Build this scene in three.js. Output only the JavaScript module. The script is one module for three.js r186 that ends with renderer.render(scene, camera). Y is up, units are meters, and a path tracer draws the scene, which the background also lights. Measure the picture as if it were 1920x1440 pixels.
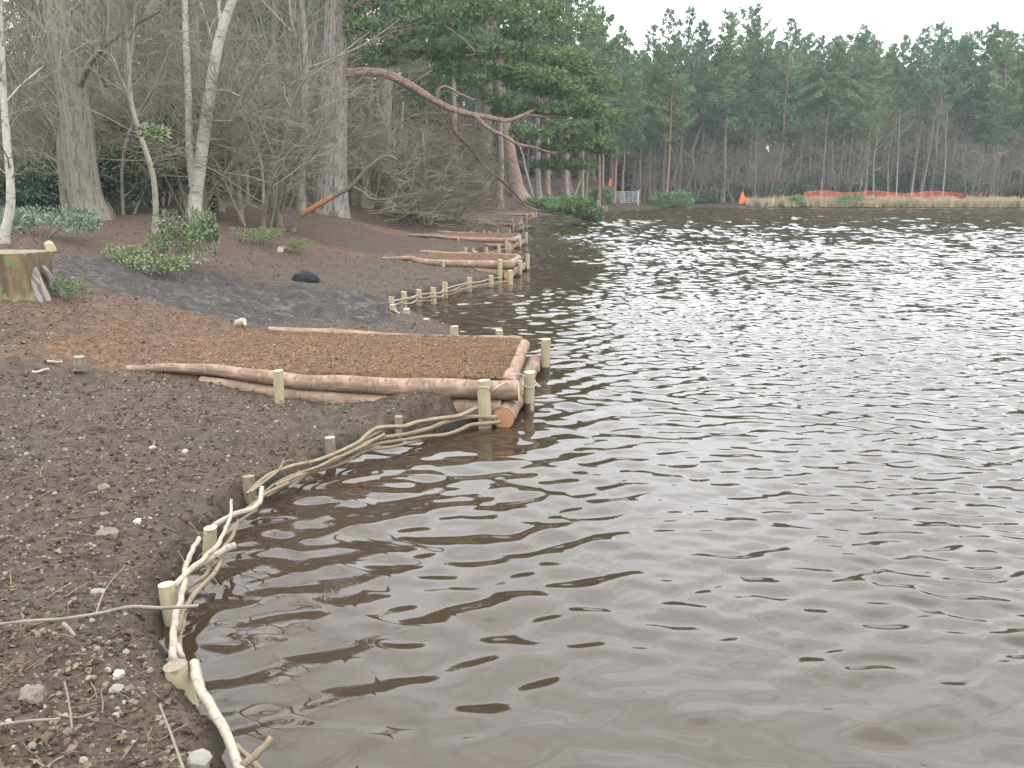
import * as THREE from 'three';
import { mergeGeometries } from 'three/addons/utils/BufferGeometryUtils.js';
import { createNoise2D, createNoise3D } from 'simplex-noise';

// ---------------------------------------------------------------- camera, sky, sun, exposure
const scene = new THREE.Scene();
const CAM_H = 2.0, PITCH = Math.atan(370 / 1600), FOC = 1600;
const camera = new THREE.PerspectiveCamera(2 * Math.atan(720 / FOC) * 180 / Math.PI, 4 / 3, 0.05, 600);
camera.position.set(0, CAM_H, 0);
camera.rotation.set(-PITCH, 0, 0);
const renderer = new THREE.WebGLRenderer({ antialias: true });
renderer.setSize(1024, 768);
renderer.toneMapping = THREE.LinearToneMapping;
renderer.toneMappingExposure = 1.3;
renderer.shadowMap.enabled = true;

function mulberry(a) { return () => { a |= 0; a = a + 0x6D2B79F5 | 0; let t = Math.imul(a ^ a >>> 15, 1 | a); t = t + Math.imul(t ^ t >>> 7, 61 | t) ^ t; return ((t ^ t >>> 14) >>> 0) / 4294967296; }; }
const n2 = createNoise2D(mulberry(11)), n3 = createNoise3D(mulberry(12));
const lerp = (a, b, t) => a + (b - a) * t, clamp = (x, a, b) => Math.min(b, Math.max(a, x));
const smooth = (a, b, x) => { const t = clamp((x - a) / (b - a), 0, 1); return t * t * (3 - 2 * t); };
const fbm2 = (x, y, o = 4) => { let s = 0, a = 0.5, f = 1; for (let i = 0; i < o; i++) { s += a * n2(x * f + i * 17.3, y * f - i * 9.1); a *= 0.5; f *= 2.03; } return s; };

{ // overcast sky: white cloud with soft, broad variation
  const W = 512, H = 256, d = new Float32Array(W * H * 4);
  for (let j = 0; j < H; j++) for (let i = 0; i < W; i++) {
    const el = (j + 0.5) / H * Math.PI - Math.PI / 2, az = (i + 0.5) / W * 2 * Math.PI;
    const x = Math.cos(el) * Math.cos(az), z = Math.cos(el) * Math.sin(az), y = Math.sin(el);
    const c = n3(x * 1.7, y * 3.2, z * 1.7) * 0.2 + n3(x * 4.1 + 5, y * 7, z * 4.1) * 0.15 + n3(x * 9 + 5, y * 14, z * 9) * 0.07;
    const L = 2.0 * (1 + 1.75 * Math.max(0, y)) * (1 + c) * (y < 0 ? 0.6 : 1), o = (j * W + i) * 4;
    d[o] = L * 0.955; d[o + 1] = L * 0.99; d[o + 2] = L * 1.035; d[o + 3] = 1;
  }
  const t = new THREE.DataTexture(d, W, H, THREE.RGBAFormat, THREE.FloatType);
  t.mapping = THREE.EquirectangularReflectionMapping; t.magFilter = THREE.LinearFilter; t.needsUpdate = true;
  scene.background = t; scene.environment = t;
}
const sun = new THREE.DirectionalLight(0xfff4e6, 0.7);
sun.position.set(45, 70, 25); sun.target.position.set(0, 0, -30);
sun.castShadow = true; sun.shadow.radius = 30; sun.shadow.mapSize.set(2048, 2048);
Object.assign(sun.shadow.camera, { left: -80, right: 80, top: 80, bottom: -80, near: 1, far: 220 });
scene.add(sun, sun.target);
scene.fog = new THREE.FogExp2(0xe4ecec, 0.00048);

// ---------------------------------------------------------------- helpers
const V = (x, y, z) => new THREE.Vector3(x, y, z);
const cp = Math.cos(PITCH), sp = Math.sin(PITCH);
function ray(px, py) { const u = (px - 960) / FOC, v = (720 - py) / FOC; return V(u, v * cp - sp, -(cp + v * sp)); }
function at(px, py, depth) { const r = ray(px, py); const k = depth / -r.z; return V(r.x * k, CAM_H + r.y * k, -depth); }     // a point of the photograph at a given distance
function G(px, py, h = 0) { const r = ray(px, py); const k = (h - CAM_H) / r.y; return V(r.x * k, h, r.z * k); }             // the same on a level plane
const taken = new Map();
function numbered(name) { const n = taken.get(name) || 0; taken.set(name, n + 1); return n ? `${name}_${String(n).padStart(3, '0')}` : name; }
function tag(o, label, category, group) { o.userData.label = label; o.userData.category = category; if (group) o.userData.group = group; return o; }
function shadows(o) { o.traverse((m) => { if (m.isMesh) { m.castShadow = true; m.receiveShadow = true; } }); return o; }
function thing(name, label, category, pos, group, turn = 0) {
  const g = new THREE.Group(); g.name = numbered(name); g.position.copy(pos); g.rotation.y = turn; scene.add(g);
  return tag(g, label, category, group);
}
function part(name, geo, mat, parent) { const m = new THREE.Mesh(geo, mat); m.name = name; m.castShadow = m.receiveShadow = true; parent.add(m); return m; }
function structure(name, geo, mat) { const m = part(numbered(name), geo, mat, scene); m.userData.kind = 'structure'; return m; }
function copyOf(o, pos, turn, scale, label, category, group) {
  const c = o.clone(); c.name = numbered(o.name.replace(/_\d{3}$/, '')); c.userData = {};
  c.position.copy(pos); c.rotation.set(0, turn, 0); if (scale.isVector3) c.scale.copy(scale); else c.scale.setScalar(scale);
  scene.add(c); return tag(c, label, category, group);
}

class Builder {
  constructor(colored = false) { this.p = []; this.uv = []; this.c = colored ? [] : null; this.i = []; }
  get n() { return this.p.length / 3; }
  v(x, y, z, u, w, c) { this.p.push(x, y, z); this.uv.push(u, w); if (this.c) this.c.push(c[0], c[1], c[2]); return this.n - 1; }
  tube(pts, rad, rs, o = {}) {
    const tile = o.tile || 0.5, N = pts.length, start = this.n, T = V(), Nn = V(), B = V(), prev = V();
    let len = o.v0 || 0; const k = Math.max(1, Math.round(2 * Math.PI * (rad[0] + rad[N - 1]) / 2 / tile)); const ph = o.phase || 0;
    for (let i = 0; i < N; i++) {
      T.copy(pts[Math.min(i + 1, N - 1)]).sub(pts[Math.max(i - 1, 0)]).normalize();
      if (i === 0) { Nn.set(Math.abs(T.y) > 0.9 ? 1 : 0, Math.abs(T.y) > 0.9 ? 0 : 1, 0); Nn.addScaledVector(T, -Nn.dot(T)).normalize(); }
      else { Nn.copy(prev).addScaledVector(T, -prev.dot(T)).normalize(); len += pts[i].distanceTo(pts[i - 1]); }
      prev.copy(Nn); B.crossVectors(T, Nn);
      for (let j = 0; j <= rs; j++) {
        const a = j / rs * 2 * Math.PI + ph, w = o.wob ? 1 + o.wob * n3(Math.cos(a) * 0.8 + (o.seed || 0), Math.sin(a) * 0.8, len * (o.wf || 4)) + (o.flute ? o.flute(a, i / (N - 1)) : 0) : 1;
        const r = rad[i] * w, ca = Math.cos(a) * r, sa = Math.sin(a) * r;
        this.v(pts[i].x + Nn.x * ca + B.x * sa, pts[i].y + Nn.y * ca + B.y * sa, pts[i].z + Nn.z * ca + B.z * sa, j / rs * k, len / tile, o.col);
      }
    }
    for (let i = 0; i < N - 1; i++) for (let j = 0; j < rs; j++) { const a = start + i * (rs + 1) + j, b = a + rs + 1; this.i.push(a, a + 1, b, b, a + 1, b + 1); }
    if (o.caps) for (const e of [0, N - 1]) {
      const c = this.v(pts[e].x, pts[e].y, pts[e].z, 0.5, 0.5, o.col), s = start + e * (rs + 1);
      for (let j = 0; j < rs; j++) e ? this.i.push(c, s + j, s + j + 1) : this.i.push(c, s + j + 1, s + j);
    }
    return this;
  }
  tri(a, b, c, col) { const s = this.n; this.v(a.x, a.y, a.z, 0, 0, col); this.v(b.x, b.y, b.z, 1, 0, col); this.v(c.x, c.y, c.z, 0.5, 1, col); this.i.push(s, s + 1, s + 2); return this; }
  geo() {
    const g = new THREE.BufferGeometry();
    g.setAttribute('position', new THREE.Float32BufferAttribute(this.p, 3)); g.setAttribute('uv', new THREE.Float32BufferAttribute(this.uv, 2));
    if (this.c) g.setAttribute('color', new THREE.Float32BufferAttribute(this.c, 3));
    g.setIndex(this.i); g.computeVertexNormals(); return g;
  }
}
// smooth path through control points
function path(ctrl, n) { const c = new THREE.CatmullRomCurve3(ctrl, false, 'centripetal'); return c.getPoints(n); }
function taper(n, r0, r1, e = 1) { return Array.from({ length: n + 1 }, (_, i) => lerp(r0, r1, Math.pow(i / n, e))); }

// ---------------------------------------------------------------- textures and materials
function pn(x, y, per, seed) { // tiling value noise
  const h = (i, j) => { let n = ((i % per + per) % per) * 374761393 + ((j % per + per) % per) * 668265263 + seed * 1274126177; n = (n ^ (n >> 13)) * 1274126177; return ((n ^ (n >> 16)) >>> 0) / 4294967296; };
  const xi = Math.floor(x), yi = Math.floor(y), f = (t) => t * t * (3 - 2 * t), u = f(x - xi), w = f(y - yi);
  return lerp(lerp(h(xi, yi), h(xi + 1, yi), u), lerp(h(xi, yi + 1), h(xi + 1, yi + 1), u), w);
}
const pf = (u, v, fx, fy, o, seed) => { let s = 0, a = 0.5, t = 0; for (let i = 0; i < o; i++) { const per = Math.round(Math.max(fx, fy)) << i; s += a * pn(u * (fx << i), v * (fy << i), Math.max(per, 1) * 64, seed + i) ; t += a; a *= 0.5; } return s / t; };
function tex(n, m, fn, srgb = true) {
  const d = new Uint8Array(n * m * 4);
  for (let j = 0; j < m; j++) for (let i = 0; i < n; i++) {
    const c = fn(i / n, j / m), o = (j * n + i) * 4;
    for (let k = 0; k < 3; k++) { let x = clamp(Array.isArray(c) ? c[k] : c, 0, 1); if (srgb) x = x <= 0.0031308 ? 12.92 * x : 1.055 * Math.pow(x, 1 / 2.4) - 0.055; d[o + k] = Math.round(x * 255); }
    d[o + 3] = 255;
  }
  const t = new THREE.DataTexture(d, n, m); t.wrapS = t.wrapT = THREE.RepeatWrapping; t.magFilter = THREE.LinearFilter; t.minFilter = THREE.LinearFilter;
  if (srgb) t.colorSpace = THREE.SRGBColorSpace; t.needsUpdate = true; return t;
}
const per = (u, v, fx, fy, seed) => { // noise that repeats exactly on the unit square
  const h = (i, j) => { let n = ((i % fx + fx) % fx) * 374761393 + ((j % fy + fy) % fy) * 668265263 + seed * 1442695; n = Math.imul(n ^ (n >>> 13), 1274126177); return ((n ^ (n >>> 16)) >>> 0) / 4294967296; };
  const x = u * fx, y = v * fy, xi = Math.floor(x), yi = Math.floor(y), f = (t) => t * t * (3 - 2 * t), a = f(x - xi), b = f(y - yi);
  return lerp(lerp(h(xi, yi), h(xi + 1, yi), a), lerp(h(xi, yi + 1), h(xi + 1, yi + 1), a), b);
};
const perf = (u, v, fx, fy, o, s) => { let r = 0, a = 0.5, t = 0; for (let i = 0; i < o; i++) { r += a * per(u, v, fx << i, fy << i, s + i * 7); t += a; a *= 0.55; } return r / t; };
const mix3 = (a, b, t) => [lerp(a[0], b[0], t), lerp(a[1], b[1], t), lerp(a[2], b[2], t)];
const std = (o) => new THREE.MeshPhysicalMaterial({ roughness: 0.95, specularIntensity: o.metalness || (o.roughness ?? 1) < 0.7 ? 1 : 0.3, ...o });
const M = {};
{
  const fiss = (u, v) => { const w = perf(u, v, 4, 3, 3, 3) * 0.12; const a = perf(u + w, v, 14, 3, 3, 21); return smooth(0.3, 0.62, a) * 0.7 + 0.3 * perf(u, v, 30, 14, 2, 5); };
  const bumpB = tex(256, 256, (u, v) => fiss(u, v), false);
  const bark = (dark, light, tint) => tex(256, 256, (u, v) => mix3(mix3(dark, light, fiss(u, v)), tint, smooth(0.55, 0.75, perf(u, v, 5, 4, 3, 41)) * 0.6));
  M.pineBark = std({ map: bark([0.055, 0.045, 0.04], [0.2, 0.175, 0.16], [0.17, 0.165, 0.14]), bumpMap: bumpB, bumpScale: 0.012 });
  M.redBark = std({ map: bark([0.07, 0.045, 0.035], [0.22, 0.15, 0.115], [0.2, 0.16, 0.13]), bumpMap: bumpB, bumpScale: 0.008 });
  M.mossBark = std({ map: bark([0.06, 0.054, 0.039], [0.135, 0.121, 0.09], [0.1, 0.108, 0.067]), bumpMap: bumpB, bumpScale: 0.006 });
  M.twig = std({ map: bark([0.085, 0.074, 0.056], [0.19, 0.168, 0.13], [0.16, 0.158, 0.11]) });
  M.paleTwig = std({ map: bark([0.115, 0.095, 0.07], [0.23, 0.2, 0.145], [0.18, 0.17, 0.115]) });
  const bir = (u, v) => { const len = perf(u, v, 3, 26, 2, 61), pat = perf(u, v, 4, 5, 3, 71); return clamp(smooth(0.7, 0.8, len) * 0.5 + smooth(0.66, 0.8, pat) * 0.8, 0, 1); };
  M.birch = std({ map: tex(256, 256, (u, v) => mix3(mix3([0.3, 0.275, 0.22], [0.44, 0.42, 0.36], perf(u, v, 6, 9, 3, 5)), [0.1, 0.085, 0.07], bir(u, v))), roughness: 0.8 });
  const flake = (u, v) => perf(u + 0.1 * perf(u, v, 5, 5, 2, 9), v, 9, 5, 4, 91);
  M.log = std({ map: tex(512, 512, (u, v) => { const f = flake(u, v), g = perf(u, v, 40, 9, 3, 17); let c = mix3([0.175, 0.112, 0.077], [0.285, 0.2, 0.145], smooth(0.2, 0.8, f)); c = mix3(c, [0.12, 0.078, 0.055], smooth(0.6, 0.74, perf(u, v, 10, 22, 3, 33)) * 0.7); c = mix3(c, [0.4, 0.23, 0.11], smooth(0.76, 0.82, perf(u, v, 4, 4, 3, 55)) * 0.7); return mix3(c, [c[0] * 0.7, c[1] * 0.7, c[2] * 0.7], g * 0.6); }),
    bumpMap: tex(256, 256, (u, v) => 0.7 * smooth(0.3, 0.7, flake(u, v)) + 0.3 * perf(u, v, 24, 12, 3, 3), false), bumpScale: 0.004, roughness: 0.85 });
  M.peeled = std({ map: tex(256, 256, (u, v) => { let c = mix3([0.24, 0.205, 0.13], [0.36, 0.305, 0.2], perf(u, v, 22, 4, 3, 19)); c = mix3(c, [0.26, 0.25, 0.15], smooth(0.55, 0.75, perf(u, v, 5, 3, 3, 77)) * 0.7); const k = smooth(0.86, 0.93, per(u, v, 5, 6, 13)); return mix3(c, [0.16, 0.11, 0.06], k * 0.8); }), roughness: 0.75, bumpMap: tex(128, 128, (u, v) => perf(u, v, 26, 4, 3, 19), false), bumpScale: 0.0015 });
  M.wetPost = std({ color: new THREE.Color().setRGB(0.035, 0.026, 0.018), roughness: 0.35 });
  M.dirtyPost = std({ map: tex(128, 128, (u, v) => mix3([0.12, 0.095, 0.07], [0.26, 0.215, 0.15], perf(u, v, 14, 5, 3, 29))) });
  M.rod = std({ map: tex(256, 256, (u, v) => { let c = mix3([0.12, 0.09, 0.06], [0.25, 0.195, 0.13], perf(u, v, 8, 5, 4, 23)); return mix3(c, [0.12, 0.085, 0.055], smooth(0.64, 0.76, perf(u, v, 3, 12, 3, 49)) * 0.8); }), roughness: 0.8 });
  M.paleRod = std({ map: tex(256, 256, (u, v) => { let c = mix3([0.2, 0.172, 0.13], [0.34, 0.305, 0.24], perf(u, v, 8, 5, 4, 23)); return mix3(c, [0.17, 0.13, 0.09], smooth(0.66, 0.76, perf(u, v, 3, 14, 3, 49)) * 0.75); }), roughness: 0.75 });
  const rings = (u, v) => { const x = u - 0.5, y = v - 0.5, r = Math.hypot(x, y), a = Math.atan2(y, x); return 0.5 + 0.5 * Math.sin(r * 95 + Math.sin(a * 3) * 1.4); };
  const end = (a, b, rim) => tex(256, 256, (u, v) => { const r = Math.hypot(u - 0.5, v - 0.5) * 2; let c = mix3(a, b, rings(u, v) * 0.5 + 0.5 * perf(u, v, 9, 9, 3, 3)); return mix3(c, rim, smooth(0.9, 0.96, r)); });
  M.cutOrange = std({ map: end([0.26, 0.125, 0.065], [0.4, 0.215, 0.12], [0.13, 0.08, 0.055]), roughness: 0.8 });
  M.cutPale = std({ map: end([0.42, 0.35, 0.21], [0.54, 0.46, 0.3], [0.36, 0.3, 0.18]), roughness: 0.8 });
  M.wire = std({ color: new THREE.Color().setRGB(0.35, 0.35, 0.34), metalness: 0.8, roughness: 0.4 });
  M.needle = std({ vertexColors: true, roughness: 0.75 });
  M.leaf = std({ vertexColors: true, roughness: 0.42 });
  M.plain = std({ vertexColors: true });
  for (const k of ['log', 'peeled', 'dirtyPost', 'rod', 'paleRod', 'cutOrange', 'cutPale', 'birch']) M[k].color.setScalar(0.72);
}

// ---------------------------------------------------------------- shoreline, ground and water
const PLAT = [ // fishing platforms: the lakeward front corner, turn, depth of deck, length inland
  { o: G(966, 790, 0), th: 0.085, W: 2.15, L: 3.5 },
  { o: G(962, 521, 0), th: 0.12, W: 1.9, L: 3.0 },
  { o: G(966, 467, 0), th: 0.11, W: 2.4, L: 3.6 },
  { o: G(974, 433.5, 0), th: 0.09, W: 2.3, L: 4.2 },
  { o: G(996, 411.5, 0), th: 0.1, W: 2.3, L: 4.2 },
  { o: G(1134, 396, 0), th: 0.1, W: 2.2, L: 3.5 },
];
for (const p of PLAT) { p.ax = V(Math.cos(p.th), 0, Math.sin(p.th)); p.bz = V(Math.sin(p.th), 0, -Math.cos(p.th)); }
const pw = (p, x, b) => V(p.o.x + p.ax.x * x + p.bz.x * b, 0, p.o.z + p.ax.z * x + p.bz.z * b);      // x lakeward, b backward, on a platform
const shore = [V(1.2, 0, 6), V(1.0, 0, -0.6), V(0.4, 0, -1.6), G(445, 1480), G(388, 1350), G(338, 1258), G(312, 1180), G(330, 1098), G(384, 1028), G(462, 950), G(548, 897), G(640, 852), G(756, 816), G(850, 803)];
const plat = (p) => [pw(p, -0.3, 0.05), pw(p, -0.06, 0.1), pw(p, -0.04, p.W), pw(p, -0.4, p.W + 0.05)];
shore.push(...plat(PLAT[0]), G(852, 626), G(800, 606), G(766, 595), G(740, 581), G(737, 566), G(757, 558), G(785, 552), G(812, 548), G(834, 542), G(880, 532), G(920, 527));
shore.push(...plat(PLAT[1]), V(-0.9, 0, -21.0), V(-1.5, 0, -22.4), G(858, 481), G(873, 474), G(888, 471), G(912, 470), G(935, 466));
shore.push(...plat(PLAT[2]), V(-0.8, 0, -31), V(-1.8, 0, -32.4), V(-2.1, 0, -34), V(-1.7, 0, -35), V(-0.8, 0, -36));
shore.push(...plat(PLAT[3]), V(-1, 0, -42), V(-2, 0, -44), V(-2.2, 0, -46.5), V(-1.7, 0, -48.6), V(-0.4, 0, -50.3));
shore.push(...plat(PLAT[4]), V(0.3, 0, -57), V(1.6, 0, -59.5), V(3.2, 0, -62), V(4.6, 0, -65), V(5.4, 0, -67));
shore.push(...plat(PLAT[5]), V(8, 0, -74), V(9.6, 0, -77), V(12.6, 0, -80), G(1265, 389.5), G(1330, 389), G(1400, 389.6), G(1500, 389.3), G(1600, 390), G(1700, 389.8), G(1800, 390.5), G(1920, 391), V(64, 0, -72), V(85, 0, -58), V(105, 0, -20), V(105, 0, 6));
const SH = shore.map((p) => [p.x, p.z]);
function inland(x, z) { // metres from the waterline, positive on land
  let best = 1e9, inside = false; const n = SH.length;
  for (let i = 0, j = n - 1; i < n; j = i++) {
    const [ax, az] = SH[j], [bx, bz] = SH[i];
    if ((az > z) !== (bz > z) && x < (bx - ax) * (z - az) / (bz - az) + ax) inside = !inside;
    const dx = bx - ax, dz = bz - az, t = clamp(((x - ax) * dx + (z - az) * dz) / (dx * dx + dz * dz), 0, 1), ex = x - ax - dx * t, ez = z - az - dz * t, d = ex * ex + ez * ez;
    if (d < best) best = d;
  }
  return inside ? -Math.sqrt(best) : Math.sqrt(best);
}
const PROF = [[-9, -1.1], [-1, -0.45], [-0.12, -0.16], [0.02, 0.03], [0.12, 0.13], [0.5, 0.2], [1.3, 0.27], [2.3, 0.36], [3.2, 0.52], [4.2, 0.78], [6, 1.12], [8, 1.38], [14, 1.75], [30, 2.2], [200, 4]];
function prof(s) { for (let i = 1; i < PROF.length; i++) if (s <= PROF[i][0]) { const [a, b] = PROF[i - 1], [c, d] = PROF[i]; return lerp(b, d, (s - a) / (c - a)); } return 4; }
const DECK = 0.36;
function ground(x, z, fine = true, s = inland(x, z)) {
  if (fine) s += 0.07 * n2(x * 2.3 + 4, z * 2.3) * smooth(0.9, 0, Math.abs(s));
  let h = prof(s); const far = smooth(45, 60, -z) * (1 - smooth(10, 16, x));
  if (s > 0) { h *= 1 + 0.75 * far * smooth(0.5, 3, s); if (x > 10) h = Math.min(h, 0.1 + s * 0.09 + 0.2 * smooth(2, 20, s)); }
  const rough = smooth(0.0, 0.22, s);
  h += rough * (0.05 * fbm2(x * 0.55, z * 0.55, 2) + 0.12 * smooth(4, 9, s) * n2(x * 0.23, z * 0.23));
  let deck = 0;
  for (const p of PLAT) {
    const dx = x - p.o.x, dz = z - p.o.z, lx = dx * p.ax.x + dz * p.ax.z, lb = dx * p.bz.x + dz * p.bz.z;
    if (lx < 0.2 && lx > -p.L - 4 && lb > -0.3 && lb < p.W + 0.3) {
      const k = smooth(0.0, 0.05, lb) * (1 - smooth(p.W - 0.07, p.W, lb)) * (1 - smooth(-0.12, -0.04, lx)) * smooth(-p.L - 0.9, -p.L + 0.5, lx);
      deck = Math.max(deck, k); h = lerp(h, DECK + 0.035 * Math.sin(clamp(lb / p.W, 0, 1) * Math.PI) + 0.025 * (1 - smooth(-1, 0, lx)), k);
    }
  }
  // soil heaped against the lower front log of the nearest platform
  { const p = PLAT[0], dx = x - p.o.x, dz = z - p.o.z, lx = dx * p.ax.x + dz * p.ax.z, lb = dx * p.bz.x + dz * p.bz.z;
    h += 0.1 * Math.exp(-Math.pow((lx + 0.75) / 0.42, 2) - Math.pow((lb + 0.08) / 0.3, 2)) * (1 - deck);
    h -= 0.09 * Math.exp(-Math.pow((lx + 1.75) / 0.6, 2) - Math.pow((lb + 0.05) / 0.3, 2)) * (1 - deck); }
  if (fine) {
    const near = 1 - smooth(9, 30, -z), c = 1 - deck * 0.75;
    h += rough * c * (0.028 * fbm2(x * 3.1 + 7, z * 3.1, 3) + near * (0.017 * Math.abs(fbm2(x * 9, z * 9, 3)) + 0.007 * n2(x * 27, z * 27)));
    const mud = mudAt(x, z); if (mud > 0) h += mud * (0.07 * Math.abs(n2(x * 0.9 - z * 0.5, z * 2.8 + x * 0.9)) - 0.03 + 0.03 * n2(x * 3.5, z * 5) + 0.016 * n2(x * 9, z * 11));
  }
  return h;
}
function mudAt(x, z) { // wet, rutted mud behind the nearest platform
  const e = Math.pow((x + 4.1) / 3.1, 2) + Math.pow((z + 12.6) / 2.9, 2); return 1 - smooth(0.55, 1.1, e + 0.25 * n2(x * 0.8, z * 0.8));
}
function chipAt(x, z) { // trodden wood chip: the decks and the paths behind them
  let k = 0;
  for (const p of PLAT) {
    const dx = x - p.o.x, dz = z - p.o.z, lx = dx * p.ax.x + dz * p.ax.z, lb = dx * p.bz.x + dz * p.bz.z, w = 0.28 * n2(x * 0.9, z * 0.9) + 0.1 * n2(x * 3.3, z * 3.3);
    const spread = smooth(-p.L + 0.4, -p.L - 1.6, lx) * 0.5;
    k = Math.max(k, smooth(-0.12 - spread, 0.02, lb + w * spread * 2) * (1 - smooth(p.W, p.W + 0.12 + spread, lb + w * spread * 2)) * smooth(-p.L - 3.2, -p.L + 1.6, lx + w * 4) * (lx < 0.1 ? 1 : 0));
  }
  return k;
}
// where the line of sight through a picture point meets the ground, near a guessed distance
function hit(x, y, D) { for (let d = D * 0.72; d < D * 1.9; d += D * 0.01) { const p = at(x, y, d); if (p.y <= ground(p.x, p.z, false)) return d; } return D; }
function steps(from, to, step) { const a = [from]; let x = from; while (x < to) { x += step(x); a.push(x); } return a; }
function gridGeo(xs, zs, height, keep, color) {
  const nx = xs.length, nz = zs.length, id = new Int32Array(nx * nz).fill(-1), p = [], uv = [], col = [], idx = [], k = new Uint8Array(nx * nz), S = new Float32Array(nx * nz);
  for (let j = 0; j < nz; j++) for (let i = 0; i < nx; i++) { const s = S[j * nx + i] = inland(xs[i], -zs[j]); k[j * nx + i] = keep(s) ? 1 : 0; }
  const get = (i, j) => { const q = j * nx + i; if (id[q] < 0) { const x = xs[i], z = -zs[j]; id[q] = p.length / 3; p.push(x, height(x, z, S[q]), z); uv.push(x, z); if (color) col.push(...color(x, z, S[q])); } return id[q]; };
  for (let j = 0; j < nz - 1; j++) for (let i = 0; i < nx - 1; i++) {
    const q = j * nx + i; if (!(k[q] || k[q + 1] || k[q + nx] || k[q + nx + 1])) continue;
    const a = get(i, j), b = get(i + 1, j), c = get(i, j + 1), d = get(i + 1, j + 1); idx.push(a, b, c, b, d, c);
  }
  const g = new THREE.BufferGeometry(); g.setAttribute('position', new THREE.Float32BufferAttribute(p, 3)); g.setAttribute('uv', new THREE.Float32BufferAttribute(uv, 2));
  if (color) g.setAttribute('color', new THREE.Float32BufferAttribute(col, 3));
  g.setIndex(idx); g.computeVertexNormals(); return g;
}
{
  const xs = steps(-75, 112, (x) => x < -4.5 ? Math.max(0.03, 0.014 * (-4.5 - x) + 0.03) : x < 0.6 ? 0.03 : 0.03 + 0.03 * (x - 0.6));
  const zs = steps(-5, 175, (d) => d < 2.2 ? 0.12 : Math.max(0.022, 0.0075 * d));
  const col = (x, z, s) => {
    const a = 0.5 + 0.5 * fbm2(x * 0.8, z * 0.8, 3), b = 0.5 + 0.5 * fbm2(x * 6 + 3, z * 6, 3), c = 0.5 + 0.5 * n2(x * 22, z * 22);
    let k = mix3([0.052, 0.036, 0.024], [0.118, 0.085, 0.056], clamp(b * 0.7 + c * 0.5 - 0.2, 0, 1));
    k = mix3(k, [0.066, 0.057, 0.038], smooth(0.5, 0.75, a) * 0.5);
    const litter = smooth(2.2, 4.2, s + 1.2 * (a - 0.5)) * (1 - 0.6 * smooth(20, 0, -z)) + smooth(16, 24, -z) * 0.6;
    k = mix3(k, mix3([0.055, 0.032, 0.023], [0.13, 0.077, 0.053], b * 0.8 + c * 0.2), clamp(litter, 0, 1) * 0.85);
    k = mix3(k, mix3([0.02, 0.015, 0.012], [0.06, 0.045, 0.035], b * 0.6 + c * 0.4), mudAt(x, z));
    const ch = chipAt(x, z); if (ch > 0) k = mix3(k, mix3([0.1, 0.053, 0.029], [0.26, 0.145, 0.08], clamp(b * 0.6 + c * 0.5, 0, 1)), ch * (0.4 + 0.6 * a));
    if (x > 10 && z < -60) k = mix3(k, [0.1, 0.075, 0.05], 0.5);
    if (s < 0.06) k = mix3(k, [0.03, 0.024, 0.018], smooth(0.08, 0.0, s));
    return k.map((v) => v * 0.64);
  };
  const g = gridGeo(xs, zs, (x, z, s) => ground(x, z, true, s), (s) => s > -0.6, col);
  const p = g.attributes.position, uv1 = new Float32Array(p.count * 2);
  for (let i = 0; i < p.count; i++) { uv1[2 * i] = (p.getX(i) + 12) / 16; uv1[2 * i + 1] = (p.getZ(i) + 22) / 16; }
  g.setAttribute('uv1', new THREE.BufferAttribute(uv1, 2));
  const rough = tex(512, 512, (u, v) => { const x = u * 16 - 12, z = v * 16 - 22, m = mudAt(x, z); return 0.95 - m * (0.1 + 0.5 * smooth(0.05, 0.45, fbm2(x * 1.6, z * 3.4, 3))); }, false);
  rough.wrapS = rough.wrapT = THREE.ClampToEdgeWrapping; rough.channel = 1;
  const det = tex(512, 512, (u, v) => { const a = perf(u, v, 20, 20, 4, 8), b = perf(u, v, 64, 64, 2, 44); return clamp(0.35 + 0.75 * a + 0.35 * (b - 0.5) , 0, 1); }, false);
  const bmp = tex(512, 512, (u, v) => 0.6 * perf(u, v, 24, 24, 4, 8) + 0.4 * perf(u, v, 70, 70, 2, 99), false);
  structure('ground', g, std({ vertexColors: true, map: det, bumpMap: bmp, bumpScale: 0.02, roughness: 1, specularIntensity: 0.45, roughnessMap: rough }));
}
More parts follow.
